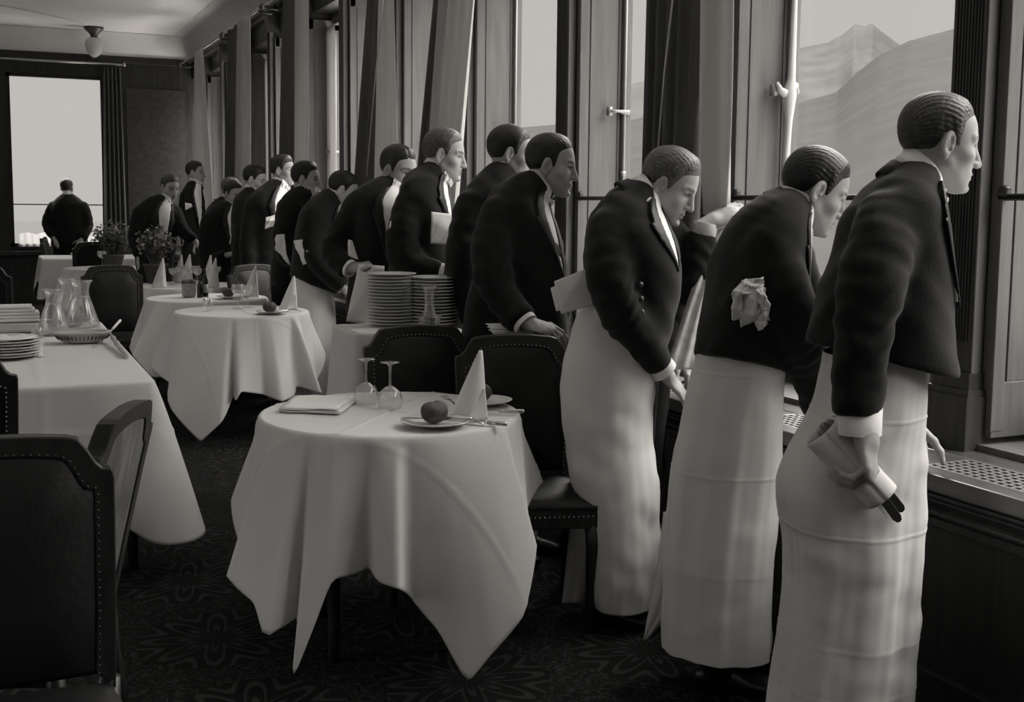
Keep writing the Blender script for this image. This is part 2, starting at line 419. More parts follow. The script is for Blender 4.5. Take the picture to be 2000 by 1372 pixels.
# ================================================================ PEOPLE: smooth solids meshed from distance fields
CRH = _r0; CFH = np.array([math.sin(YAW), math.cos(YAW), 0.0]); ZUP = np.array([0, 0, 1.0])
def nz_(v): v = np.asarray(v, float); return v/(np.linalg.norm(v)+1e-12)
def smin(a, b, k):
    h = np.clip(.5+.5*(b-a)/k, 0, 1); return b*(1-h)+a*h-k*h*(1-h)
def smax(a, b, k): return -smin(-a, -b, k)
def ell(q, c, r):
    r = np.asarray(r, float); p = q-np.asarray(c, float); k0 = np.sqrt(((p/r)**2).sum(1)); k1 = np.sqrt(((p/r**2)**2).sum(1))+1e-9
    return k0*(k0-1)/k1
def cap(q, a, b, ra, rb=None):
    a = np.asarray(a, float); b = np.asarray(b, float); rb = ra if rb is None else rb
    ab = b-a; t = np.clip(((q-a)@ab)/(ab@ab+1e-12), 0, 1)
    return np.linalg.norm(q-a-t[:, None]*ab, axis=1)-(ra+(rb-ra)*t)
def catmull(P, n):
    P = np.asarray(P, float); out = []
    for i in range(len(P)-1):
        p0 = P[max(i-1, 0)]; p1 = P[i]; p2 = P[i+1]; p3 = P[min(i+2, len(P)-1)]
        for j in range(n):
            t = j/n
            out.append(.5*((2*p1)+(-p0+p2)*t+(2*p0-5*p1+4*p2-p3)*t*t+(-p0+3*p1-3*p2+p3)*t**3))
    out.append(P[-1]); return np.array(out)
class Tube:
    """elliptical tube along a curve; a = half width in the view, b = half depth"""
    def __init__(s, pts, a, b=None, e1=None, sub=3, k=.02):
        b = a if b is None else b
        D = catmull(np.hstack([np.asarray(pts, float), np.c_[a, b]]), sub); s.p = D[:, :3]; s.a = D[:, 3]; s.b = D[:, 4]
        s.e1 = CR if e1 is None else np.asarray(e1, float); s.k = k; s.n = len(s.p)
    def ev(s, P, info=False):
        D = None
        for i in range(s.n-1):
            A = s.p[i]; ab = s.p[i+1]-A; L2 = ab@ab+1e-12; t = np.clip(((P-A)@ab)/L2, 0, 1)
            T = ab/math.sqrt(L2); e1 = nz_(s.e1-(s.e1@T)*T); e2 = np.cross(T, e1); e2 = e2 if e2@CF > 0 else -e2
            r = P-A-t[:, None]*ab; u = r@e1; v = r@e2; w = r@T
            a = s.a[i]+(s.a[i+1]-s.a[i])*t; b = s.b[i]+(s.b[i+1]-s.b[i])*t; c = np.minimum(a, b)*.8
            k0 = np.sqrt((u/a)**2+(v/b)**2+(w/c)**2); k1 = np.sqrt((u/a**2)**2+(v/b**2)**2+(w/c**2)**2)+1e-6
            d = np.where(k0 < .05, -np.minimum(a, b)*.95, k0*(k0-1)/k1)
            if D is None:
                D = d; 
                if info: best = d.copy(); TT = (i+t)/(s.n-1); TH = np.arctan2(v/b, u/a)
            else:
                if info:
                    mk = d < best; best = np.where(mk, d, best); TT = np.where(mk, (i+t)/(s.n-1), TT); TH = np.where(mk, np.arctan2(v/b, u/a), TH)
                D = smin(D, d, s.k)
        return (D, TT, TH) if info else D
    def bounds(s, m=.03):
        R = np.maximum(s.a, s.b)[:, None]+m; return (s.p-R).min(0), (s.p+R).max(0)

def surfnet(f, lo, hi, h):
    lo = np.asarray(lo, float); hi = np.asarray(hi, float); C = 4
    n = (np.ceil((hi-lo)/(h*C)).astype(int)+1)*C+1
    nc = (n-1)//C+1
    gc = np.stack(np.meshgrid(*[lo[i]+h*C*np.arange(nc[i]) for i in range(3)], indexing='ij'), -1).reshape(-1, 3)
    dc = f(gc).reshape(nc)
    V = np.repeat(np.repeat(np.repeat(dc, C, 0), C, 1), C, 2)[2:2+n[0], 2:2+n[1], 2:2+n[2]]
    pad = [(0, n[i]-V.shape[i]) for i in range(3)]; V = np.pad(V, pad, mode='edge').copy()
    idx = np.argwhere(np.abs(V) < h*C*2.6)
    V[idx[:, 0], idx[:, 1], idx[:, 2]] = f(lo+h*idx)
    for ax in range(3):                                   # closed at the box
        sl = [slice(None)]*3; sl[ax] = 0; V[tuple(sl)] = np.maximum(V[tuple(sl)], h*.5); sl[ax] = -1; V[tuple(sl)] = np.maximum(V[tuple(sl)], h*.5)
    m = n-1; S = np.zeros((m[0]*m[1]*m[2], 3)); N = np.zeros(m[0]*m[1]*m[2]); ins = V < 0
    lin = lambda I: (I[:, 0]*m[1]+I[:, 1])*m[2]+I[:, 2]
    quads = []
    for ax in range(3):
        a = [slice(None)]*3; b = [slice(None)]*3; a[ax] = slice(0, -1); b[ax] = slice(1, None)
        va = V[tuple(a)]; vb = V[tuple(b)]; cr = np.argwhere((va < 0) != (vb < 0))
        if not len(cr): continue
        x0 = va[cr[:, 0], cr[:, 1], cr[:, 2]]; x1 = vb[cr[:, 0], cr[:, 1], cr[:, 2]]
        p = cr.astype(float); p[:, ax] += x0/(x0-x1)
        o1, o2 = [q for q in range(3) if q != ax]
        ok = (cr[:, o1] > 0) & (cr[:, o2] > 0) & (cr[:, o1] < m[o1]) & (cr[:, o2] < m[o2])
        cr = cr[ok]; p = p[ok]; x0 = x0[ok]; cs = []
        for d1, d2 in ((-1, -1), (0, -1), (0, 0), (-1, 0)):
            I = cr.copy(); I[:, o1] += d1; I[:, o2] += d2; l = lin(I); cs.append(l)
            for q in range(3): S[:, q] += np.bincount(l, p[:, q], len(S))
            N += np.bincount(l, minlength=len(N))
        Q = np.stack(cs, 1); flip = (x0 < 0) ^ (ax == 1)
        Q[~flip] = Q[~flip][:, ::-1]; quads.append(Q)
    if not quads: return np.zeros((0, 3)), np.zeros((0, 4), int)
    Q = np.vstack(quads); used = np.nonzero(N)[0]; rm = -np.ones(len(N), int); rm[used] = np.arange(len(used))
    return lo+h*(S[used]/N[used][:, None]), rm[Q]

def relax(V, F, it=1):
    e = np.vstack([F[:, [0, 1]], F[:, [1, 2]], F[:, [2, 3]], F[:, [3, 0]]])
    for _ in range(it):
        A = np.zeros_like(V); c = np.zeros(len(V))
        for i, j in ((0, 1), (1, 0)):
            for q in range(3): A[:, q] += np.bincount(e[:, i], V[e[:, j], q], len(V))
            c += np.bincount(e[:, i], minlength=len(V))
        V = V*.5+.5*A/np.maximum(c, 1)[:, None]
    return V
def nobj(name, V, F, m, parent, col=None):
    off = np.array(parent.location) if parent is not None else np.zeros(3)
    me = bpy.data.meshes.new(name); me.from_pydata((V-off).tolist(), [], F.tolist()); me.update()
    me.polygons.foreach_set('use_smooth', [True]*len(me.polygons))
    if col is not None:
        at = me.color_attributes.new('tone', 'FLOAT_COLOR', 'POINT'); buf = np.ones((len(V), 4)); buf[:, 0] = col*TR; buf[:, 1] = col*TG; buf[:, 2] = col*TB
        at.data.foreach_set('color', buf.ravel())
    me.materials.append(m); o = bpy.data.objects.new(name, me); COL.objects.link(o)
    if parent is not None: o.parent = parent
    return o

M_skin = mat('skin', .3, .55, attr='tone', spec=.3)
M_jacket = mat('black_wool', .0125, .85, noise=.2, nscale=20, bump=.12, bscale=140, spec=.12, sheen=.12)
M_lapel = mat('black_silk_lapel', .013, .5, spec=.3)
M_linen = mat('white_linen', .62, .85, bump=.06, bscale=220, spec=.15)
M_starch = mat('starched_shirt', .82, .6, spec=.25)
M_button = mat('horn_button', .09, .3, spec=.5)
M_shoe = mat('black_shoe_leather', .012, .3, spec=.5)
M_trous = mat('black_trousers', .011, .9, spec=.1)
HAIRS = {}
def hair_mat(v):
    k = 'hair_%03d' % int(v*1000)
    return mat(k, v, .42, noise=.45, nscale=26, stretch=(1.0, 3.2, 3.2), bump=.35, bscale=60, spec=.45)

def head_basis(yaw, pitch, roll):
    y, p, r = (math.radians(q) for q in (yaw, pitch, roll))
    f0 = math.cos(y)*CRH-math.sin(y)*CFH
    f = math.cos(p)*f0-math.sin(p)*ZUP; u = math.cos(p)*ZUP+math.sin(p)*f0; l = np.cross(u, f)
    l2 = l*math.cos(r)+u*math.sin(r); u2 = -l*math.sin(r)+u*math.cos(r)
    return np.array([f, l2, u2])
def skull(q):
    q = q.copy(); q[:, 1] = np.abs(q[:, 1])
    d = ell(q, (-.014, 0, .036), (.100, .077, .090))
    d = smin(d, ell(q, (.030, 0, -.030), (.056, .058, .086)), .03)
    d = smin(d, cap(q, (.004, .052, -.052), (.064, .018, -.098), .019, .016), .03)
    d = smin(d, cap(q, (.066, 0, -.100), (.082, 0, -.100), .014), .018)
    d = smin(d, ell(q, (.064, 0, -.064), (.025, .033, .030)), .02)
    return d
def head_sdf(q):
    d = skull(q); q = q.copy(); q[:, 1] = np.abs(q[:, 1])
    d = smin(d, ell(q, (.050, .044, -.024), (.024, .022, .018)), .025)
    d = smin(d, cap(q, (.079, .010, .027), (.063, .047, .026), .0085), .012)
    d = smax(d, -(ell(q, (.091, .032, .005), (.018, .019, .0125))), .009)
    d = smin(d, ell(q, (.0665, .032, .004), (.0125, .0135, .0125)), .002)
    d = smin(d, cap(q, (.0745, .020, .0105), (.0705, .045, .0085), .0038), .004)      # upper lid
    d = smin(d, cap(q, (.0735, .020, -.0045), (.0695, .044, -.0035), .003), .004)     # lower lid
    d = smin(d, cap(q, (.080, 0, .018), (.1055, 0, -.034), .0094, .0115), .012)
    d = smin(d, ell(q, (.094, .0115, -.037), (.011, .0075, .0085)), .007)
    d = smax(d, -ell(q, (.099, .0075, -.046), (.006, .0038, .0035)), .003)
    d = smin(d, ell(q, (.0885, 0, -.0635), (.0075, .023, .0050)), .005)
    d = smin(d, ell(q, (.0865, 0, -.0760), (.0078, .018, .0060)), .006)
    d = smax(d, -ell(q, (.0985, 0, -.0695), (.010, .025, .0016)), .003)
    d = smax(d, -ell(q, (.094, 0, -.0875), (.008, .02, .004)), .010)
    # ear
    e = q-np.array([-.012, .079, -.006]); ca, sa = math.cos(.42), math.sin(.42); cb, sb = math.cos(.22), math.sin(.22)
    x = e[:, 0]*ca-e[:, 1]*sa; y = e[:, 0]*sa+e[:, 1]*ca
    X = x*cb-e[:, 2]*sb; Z = x*sb+e[:, 2]*cb; E = np.c_[X, y, Z]
    er = ell(E, (0, 0, .002), (.0200, .0075, .034))
    er = smin(er, ell(E, (.004, 0, -.026), (.010, .0065, .012)), .006)
    er = smax(er, -ell(E, (.003, .0075, .005), (.0125, .0100, .0235)), .002)
    er = smin(er, ell(E, (-.002, .001, .002), (.0042, .0042, .015)), .003)
    er = smin(er, ell(E, (.014, .003, -.004), (.0045, .005, .007)), .003)
    return smin(d, er, .004)
def hairline(x):
    return np.interp(x, [-.13, -.09, -.06, -.045, -.032, -.020, .004, .012, .022, .030, .042, .060, .085], [-.058, -.056, -.050, -.040, -.006, .022, .024, -.004, -.004, .024, .060, .076, .095])
def make_hair(q, thick, quiff, recede, part, short):
    zz = q[:, 2]-hairline(q[:, 0]+recede*np.clip(q[:, 2]*12, 0, 1))
    s = skull(q)
    th = np.clip(zz*.19, -.006, thick)
    side = np.clip((q[:, 2]-.02)/.07, 0, 1); th = np.where(th > 0, th*(short+(1-short)*side), th)
    if quiff: th = th+quiff*np.exp(-((q[:, 0]-.058)/.035)**2)*np.clip((q[:, 2]-.07)/.03, 0, 1)
    ang = np.arctan2(q[:, 1], q[:, 2]+.02)
    th = th+np.where(zz > .012, .0007*np.sin(ang*64+5*np.sin(q[:, 0]*25)), 0)
    if part is not None:
        th = th-.005*np.exp(-((q[:, 1]-part)/.004)**2)*(q[:, 2] > .06)*(q[:, 0] > -.03)
    return s-th

FING = [(.089, .0290, (.041, .026, .022), .0092), (.093, .0095, (.045, .029, .023), .0095), (.089, -.0100, (.042, .027, .022), .0090), (.082, -.0280, (.033, .021, .019), .0080)]
def hand_sdf(q, curls, thumb, spread=0.03, side=1):
    """local hand: x to the fingers, y to the thumb side, z the back of the hand"""
    d = ell(q, (.050, 0, 0), (.052, .041, .0155)); d = smin(d, ell(q, (.030, .018, -.008), (.036, .020, .016)), .012)
    d = smin(d, cap(q, (-.030, 0, .001), (.012, 0, 0), .0250, .026), .02)
    allf = None
    for (bx, by, Ls, r), cu in zip(FING, curls):
        p = np.array([bx-.012, by, .002]); yaw = by*spread*30; a = 0; f = None
        for j, (Lg, c) in enumerate(zip(Ls, cu)):
            a += math.radians(c)
            n = p+Lg*(1.0 if j else 1.15)*np.array([math.cos(a)*math.cos(yaw), math.sin(yaw)*math.cos(a), -math.sin(a)])
            s = cap(q, p, n, r*(1-.07*j)*1.03, r*(1-.07*(j+1))); f = s if f is None else smin(f, s, .004); p = n
        d = smin(d, f, .0075) if allf is None else d
        allf = f if allf is None else np.minimum(allf, f)
    d = smin(d, allf, .006)
    p = np.array([.020, .030, -.006])
    for j, (v, Lg, r0, r1) in enumerate(zip(thumb, (.044, .033, .027), (.0150, .0112, .0102), (.0115, .0102, .0082))):
        n = p+Lg*nz_(v); d = smin(d, cap(q, p, n, r0, r1), .008); p = n
    return d
CURL = {'relax': [(18, 28, 15), (20, 30, 18), (24, 34, 18), (28, 36, 20)], 'flat': [(8, 8, 4)]*4, 'grip': [(62, 62, 30), (66, 66, 32), (70, 68, 34), (72, 70, 34)],
        'rail': [(28, 62, 40), (32, 64, 42), (36, 66, 42), (40, 66, 42)], 'rest': [(22, 26, 14), (26, 30, 16), (30, 32, 16), (34, 34, 18)]}
THUMB = {'out': [(.62, .72, -.25), (.85, .50, -.2), (.95, .2, -.2)], 'in': [(.7, .35, -.6), (.8, -.2, -.55), (.8, -.5, -.3)], 'along': [(.85, .5, -.2), (.98, .15, -.1), (1, 0, -.1)]}

def V3(r, u, f): return r*CR+u*CU+f*CF
def ring(mb, c, ax, e1, e2, prof, t0, t1, n=40, dip=None):
    """band around an axis; prof = [(radius a, radius b, height)], from angle t0 to t1"""
    P = []
    for a, b, h in prof:
        row = []
        for i in range(n+1):
            t = t0+(t1-t0)*i/n; hh = h+(dip(t) if dip else 0)
            row.append(c+e1*a*math.cos(t)+e2*b*math.sin(t)+ax*hh)
        P.append(row)
    return mb.grid(P)
def skinned(name, parts, m, parent, h, rel=1, colf=None):
    """several distance fields (field, lo, hi, h) meshed into ONE object"""
    Vs = []; Fs = []; Cs = []; k = 0
    for f, lo, hi, hh in parts:
        V, F = surfnet(f, lo, hi, hh or h)
        if not len(V): continue
        V = relax(V, F, rel)
        if colf: Cs.append(colf(V))
        Vs.append(V); Fs.append(F+k); k += len(V)
    return nobj(name, np.vstack(Vs), np.vstack(Fs), m, parent, np.concatenate(Cs) if Cs else None)
def wrinkle(P, amp, sc=1.0):
    a = P@np.array([21, 13, 34.])*sc; b = P@np.array([-17, 29, 11.])*sc; c = P@np.array([31, -9, 25.])*sc
    return amp*(np.sin(a+1.6*np.sin(b))+.7*np.sin(c*1.3+1.2*np.sin(a*.6))+.5*np.sin(b*2.1))

def person(label, d, head, torso, arms, phi, hem=None, hair=(.02, .010, 0, 0, None, .5), apron=None, spread=.10, shirt=(.42, .80), lapel=.34, skin=.33, cuffs=None, vent=None, hands=True, headscale=1.0, bow=True, neckr=.056, collar=True):
    """head=(px,py,yaw,pitch,roll); torso=[(px,py,half px,half depth,dz)] hem to neck; arms=[dict(j=[(px,py,dz,r)],hand=...)]"""
    hb = head_basis(*head[2:5]); hd = d+(head[5] if len(head) > 5 else 0); hp = PX(head[0], head[1], hd)
    tp = [PX(t[0], t[1], d+t[4]) for t in torso]; ta = [t[2]*(d+t[4])/FPX for t in torso]; tb = [t[3] for t in torso]
    TT = Tube(tp, ta, tb, CRH)
    base = tp[0].copy(); base[2] = 0.0
    fb = nz_(math.cos(math.radians(phi))*CRH+math.sin(math.radians(phi))*CFH); sb = np.cross(ZUP, fb)
    fc = base-fb*.03; feet = [tuple((fc+sb*spread)[:2]), tuple((fc-sb*spread)[:2])]
    R = root('person', base, label, 'person')
    hh = max(.0023, d*.00075); hb_ = max(.0075, d*.0016)
    nb = tp[-1]; n0 = hp+hb.T@np.array([-.026, 0, -.050]); hs = headscale
    AT = []
    for A in arms:
        pj = [PX(j[0], j[1], d+j[2]) for j in A['j']]; AT.append(Tube(pj, [j[3] for j in A['j']], None, CR, k=.015))
    # ---- body: one mesh (head, neck, trunk, arms, hands)
    loc = lambda P: ((P-hp)@hb.T)/hs
    def f_head(P):
        q = loc(P); dd = head_sdf(q)*hs
        return smin(dd, cap(P, n0, nb-.05*nz_(n0-nb), neckr*.97, neckr*1.08), .022)
    lo = np.minimum(hp-.155, nb-.08); hi = np.maximum(hp+.155, nb+.08)
    parts = [(f_head, lo, hi, hh)]
    def f_trunk(P):
        dd = TT.ev(P)+.028
        for T in AT: dd = smin(dd, smax(T.ev(P)+.022, (P-T.p[-1])@nz_(T.p[-1]-T.p[-4])-.004, .004), .03)
        dd = smin(dd, cap(P, n0, nb, .05, .055), .03)
        if hem is not None: dd = smax(dd, -((P-hc[0])@hc[1])+.05, .01)
        return np.maximum(dd, tp[0][2]+.02-P[:, 2])
    if hem is not None:
        a_, b_, c_ = (PX(q[0], q[1], d+q[2]) for q in hem); n_ = nz_(np.cross(b_-a_, c_-a_)); hc = (a_, n_ if n_[2] > 0 else -n_)
    lo, hi = TT.bounds()
    for T in AT: l2, h2 = T.bounds(); lo = np.minimum(lo, l2); hi = np.maximum(hi, h2)
    parts.append((f_trunk, lo, np.maximum(hi, n0+.05), max(.014, d*.002)))
    for A, T in zip(arms, AT):
        H = A.get('hand') or dict(curl='relax', side=1 if A is arms[0] else -1, s=1.0)
        if 'w' in H: wr = PX(H['w'][0], H['w'][1], d+H['w'][2]); X = nz_(V3(*H['x'])); Z = V3(*H['z'])
        else: X = nz_(T.p[-1]-T.p[-4]); wr = T.p[-1]+X*.022; Z = .8*CU+.4*CR*(1 if abs(X@CU) > .7 else 0)-.5*CF
        Z = nz_(Z-(Z@X)*X); Y = np.cross(Z, X)*H.get('side', 1)
        B = np.array([X, Y, Z]); cu = CURL[H['curl']] if isinstance(H['curl'], str) else H['curl']; thb = THUMB[H.get('thumb', 'out')]; sc = H.get('s', 1.0)
        f = lambda P, wr=wr, B=B, cu=cu, thb=thb, sc=sc, H=H: hand_sdf(((P-wr)@B.T)/sc, cu, thb, H.get('spread', .03))*sc
        ctr = wr+X*.07*sc
        parts.append((f, ctr-.165*sc, ctr+.165*sc, max(.0024, d*.0007)))
    iris = np.array([.0795, .032, .004])
    def colf(P):
        q = loc(P); c = np.full(len(P), skin*1.18); qa = q.copy(); qa[:, 1] = np.abs(qa[:, 1])
        br = cap(qa, (.088, .014, .0265), (.072, .046, .029), .0055); c = np.where(br < .0005, .13, c)
        lip = np.minimum(ell(qa, (.0915, 0, -.0635), (.0075, .021, .0045)), ell(qa, (.0895, 0, -.0760), (.0078, .017, .0055))); c = np.where(lip < .0025, skin*.62, c)
        ey = ell(qa, (.0665, .032, .004), (.0128, .0138, .0085)); c = np.where(ey < .0012, .42, c)
        lash = cap(qa, (.0795, .019, .0095), (.0745, .046, .0075), .0022); c = np.where(lash < .0024, .10, c)
        c = np.where(np.linalg.norm(qa-iris, axis=1) < .0066, .035, c)
        return c
    skinned('body', parts, M_skin, R, hh, 1, colf)
    # ---- hair
    hv, ht, hq, hr, hp_, hsh = hair
    if ht > 0:
        f = lambda P: make_hair(loc(P), ht, hq, hr, hp_, hsh)*hs
        skinned('hair', [(f, hp-.15, hp+.16, hh)], hair_mat(hv), R, hh, 1)
    # ---- jacket
    cut = None
    if hem is not None:                                     # hem plane through three photo points
        a, b, c = (PX(q[0], q[1], d+q[2]) for q in hem); nrm = nz_(np.cross(b-a, c-a)); nrm = nrm if nrm[2] > 0 else -nrm; cut = (a, nrm)
    def f_jack(P):
        dd = TT.ev(P)
        if cut is not None: dd = smax(dd, -((P-cut[0])@cut[1]), .012)
        for A, T in zip(arms, AT):
            e = T.ev(P); w0, w1 = T.p[-1], nz_(T.p[-1]-T.p[-4])
            E_ = T.p[len(T.p)//2]; wd = nz_(T.p[len(T.p)//2+2]-T.p[len(T.p)//2-2]); rr_ = P-E_; s_ = rr_@wd
            e = e-.0042*np.sin(s_*92+2.6*np.sin((rr_@CR)*30+(rr_@CF)*22))*np.exp(-(rr_**2).sum(1)/.016)-.0028*np.sin(s_*60+3*np.sin((rr_@CR)*18+1))*np.exp(-((rr_-wd*.17)**2).sum(1)/.020)
            e = smax(e, (P-w0)@w1, .006); dd = smin(dd, e, .028)
        dd = dd+wrinkle(P, .0018)+wrinkle(P, .0030, .38)
        return smax(dd, -(cap(P, n0, nb, .056, .056)), .01)
    jl, jh = TT.bounds(.05)
    for T in AT: l2, h2 = T.bounds(.05); jl = np.minimum(jl, l2); jh = np.maximum(jh, h2)
    skinned('jacket', [(f_jack, jl, jh, hb_)], M_jacket, R, hb_, 1)
    # ---- shirt front and lapels: shells that follow the trunk
    ph = math.radians(phi)
    axt = nz_(TT.p[-1]-TT.p[0]); st_ = np.maximum.accumulate((TT.p-TT.p[0])@axt); Lt = st_[-1]; e1t = nz_(CRH-(CRH@axt)*axt); e2t = np.cross(axt, e1t)
    def region(P):
        s_ = np.clip((P-TT.p[0])@axt, 0, Lt); c_ = np.stack([np.interp(s_, st_, TT.p[:, i]) for i in range(3)], 1)
        r_ = P-c_; th = np.arctan2((r_@e2t)/np.interp(s_, st_, TT.b), (r_@e1t)/np.interp(s_, st_, TT.a))
        return TT.ev(P), s_/Lt, np.abs((th-ph+PI) % (2*PI)-PI)
    s0, s1 = shirt                                          # half angle at the neck, share of the trunk from the hem where the V starts
    vstart = 1-s1
    def wid(t): return s0*np.clip((t-vstart)/(1-vstart), 0, 1)
    hsr = max(.0045, d*.0012); thk = max(.0055, hsr*.95)
    def f_shirt(P):
        D, t, dth = region(P)
        return np.maximum(np.maximum(np.abs(D-.001)-thk, (dth-wid(t)-.06)*.12), (vstart-t)*.5)
    def f_lap(P):
        D, t, dth = region(P); w = wid(t); lw = lapel*np.clip((t-vstart)/(1-vstart)*1.3+.12, 0, 1)
        lw = np.where(t > .80, lw*.70, lw)
        return np.maximum(np.maximum(np.abs(D-.0055)-thk, (np.abs(dth-w-lw/2)-lw/2)*.12), np.maximum(vstart-.02-t, t-.985)*.5)
    if s0 > 0:
        lo, hi = TT.bounds(.03)
        skinned('shirt_front', [(f_shirt, lo, hi, hsr)], M_starch, R, hsr, 2)
        if lapel > 0: skinned('lapels', [(f_lap, lo, hi, hsr)], M_lapel, R, hsr, 3)
    # ---- collars and bow tie
    ax = nz_(nz_(n0-nb)+.9*nz_(TT.p[-1]-TT.p[-5])); f3 = math.cos(ph)*CRH+math.sin(ph)*CFH; f3 = nz_(f3-(f3@ax)*ax); l3 = np.cross(ax, f3)
    nr = neckr
    if collar:
      mb = MB(); ring(mb, nb+ax*.004, ax, f3, l3, [(nr*1.20, nr*1.14, -.03), (nr*1.12, nr*1.06, .044), (nr*1.15, nr*1.09, .046), (nr*1.27, nr*1.21, -.004)], 0, 2*PI, 44, lambda t: -.014*math.cos(t))
      obj('shirt_collar', mb, M_starch, R, smooth=True, solid=.003)
      mb = MB(); ring(mb, nb-ax*.006, ax, f3, l3, [(nr*1.42, nr*1.40, -.045), (nr*1.36, nr*1.32, -.015), (nr*1.31, nr*1.27, .004), (nr*1.36, nr*1.32, .004), (nr*1.50, nr*1.48, -.022), (nr*1.60, nr*1.60, -.045)], .75, 2*PI-.75, 44, lambda t: -.020*math.cos(t)-.004)
      obj('jacket_collar', mb, M_jacket, R, smooth=True, solid=.004)
    if bow:
        mb = MB(); c = nb+f3*nr*1.66-ax*.016
        mb.obox(c, f3*.010, l3*.009, ax*.011)
        for sg in (1, -1):
            q = [c+l3*sg*.006+ax*.006, c+l3*sg*.040+ax*.019, c+l3*sg*.043-ax*.004, c+l3*sg*.038-ax*.022, c+l3*sg*.006-ax*.006]
            mb.prism([(0, i) for i in range(5)], -.007, .007, lambda u, v, dd, q=q: q[int(v)]+f3*(dd*(1 if v in (1, 2, 3) else .6)-.004))
        obj('bow_tie', mb, M_starch, R, smooth=False, bevel=.002)
    # ---- cuffs
    for A, T in zip(arms, AT):
        if A.get('cuff'):
            w0 = T.p[-1]; w1 = nz_(T.p[-1]-T.p[-4]); e1 = nz_(np.cross(w1, CF)); e2 = np.cross(w1, e1); r = T.a[-1]; cl = A['cuff']
            mb = MB(); ring(mb, w0, w1, e1, e2, [(r*.55, r*.55, cl-.004), (r*.86, r*.80, cl), (r*.90, r*.84, cl), (r*.90, r*.84, -.03)], 0, 2*PI, 28)
            obj('cuff', mb, M_starch, R, smooth=True, solid=.003, auto=.7)
    # ---- trousers and shoes
    if feet:
        hip = tp[0]; hz = hip[2]
        def f_leg(P):
            dd = None
            for i, (fx, fy) in enumerate(feet):
                sgn = 1 if i == 0 else -1
                top = hip+np.array([0, 0, .02]); top = top+.06*sgn*nz_(np.array([feet[0][0]-feet[1][0], feet[0][1]-feet[1][1], 0]))
                kn = (top+np.array([fx, fy, 0]))/2; kn[2] = hz*.52; an = np.array([fx, fy, .06])
                e = smin(cap(P, top, kn, .086, .066), cap(P, kn, an, .066, .056), .04); dd = e if dd is None else smin(dd, e, .02)
            return np.maximum(dd, .035-P[:, 2])
        pts = np.array([[x, y, 0] for x, y in feet]+[hip]); lo = pts.min(0)-.17; hi = pts.max(0)+.17; lo[2] = .0
        skinned('trousers', [(f_leg, lo, hi, max(.013, d*.002))], M_trous, R, .013, 1)
        fd = nz_(math.cos(ph)*CRH+math.sin(ph)*CFH)
        for fx, fy in feet:
            o3 = np.array([fx, fy, 0]); sd = np.cross(ZUP, fd)
            def f_sh(P):
                q = np.c_[(P-o3)@fd, (P-o3)@sd, P[:, 2]]
                dd = smin(ell(q, (.02, 0, .045), (.085, .040, .048)), ell(q, (.13, 0, .028), (.085, .044, .032)), .03)
                dd = smin(dd, ell(q, (-.045, 0, .03), (.045, .036, .035)), .02); return np.maximum(dd, -P[:, 2]+.0005)
            skinned('shoe', [(f_sh, o3-np.array([.26, .26, .01]), o3+np.array([.26, .26, .11]), .008)], M_shoe, R, .008, 1)
    if apron: make_apron(R, d, **apron)
    return R

def make_apron(R, d, levels, creases=(), corner=None, seed=0.0, foldamp=.02, nf=5, flap=None, band=None, m=None, wr=0.0):
    """levels = [(py, x left, x right, half depth, dz)] top to hem; a wrapped cloth hanging in soft folds"""
    LV = catmull(np.array(levels, float), 26 if creases else 12); n = 150; P = []
    nl = len(LV)
    for i, (py, xl, xr, hd, dz) in enumerate(LV):
        t = i/(nl-1); c = PX((xl+xr)/2, py, d+dz); a = (xr-xl)/2*(d+dz)/FPX; row = []
        cre = sum(.0019*math.exp(-((py-q)/2.2)**2) for q in creases)
        for j in range(n):
            th = 2*PI*j/n
            w = foldamp*(.25+.75*t)*(fold(th*nf, seed+.15*t)+.5*fold(th*nf*2.1+1.3*t, seed+2))*.45
            w += wr*fold(th*1.6+py*.018, seed+3)*fold(py*.020-th*1.3, seed)*.6
            rr = 1+w/max(a, .05)+cre/max(a, .05)
            if corner:
                for ct, cs, t0 in corner:
                    dd = abs((th-ct+PI) % (2*PI)-PI); rr += cs*max(0, 1-dd/.55)*np.clip((t-t0)*5, 0, 1)
            q = c+CRH*a*rr*math.cos(th)+CFH*hd*rr*math.sin(th)
            row.append(q)
        P.append(row)
    mb = MB().grid(P, closed_v=True)
    o = obj('apron', mb, m or M_linen, R, smooth=True, solid=.003)
    if flap:
        for fl in flap:
            LV = catmull(np.array(fl, float), 6); Q = []
            for i, (py, xl, xr, dz, bul) in enumerate(LV):
                Q.append([PX(xl+(xr-xl)*j/10, py, d+dz-bul*math.sin(PI*j/10)+.006*math.sin(j*1.1+i*.2)) for j in range(11)])
            obj('apron_flap', MB().grid(Q), m or M_linen, o if False else R, smooth=True, solid=.003)
    return o
def A(*j, hand=None, cuff=0): return dict(j=list(j), hand=hand, cuff=cuff)
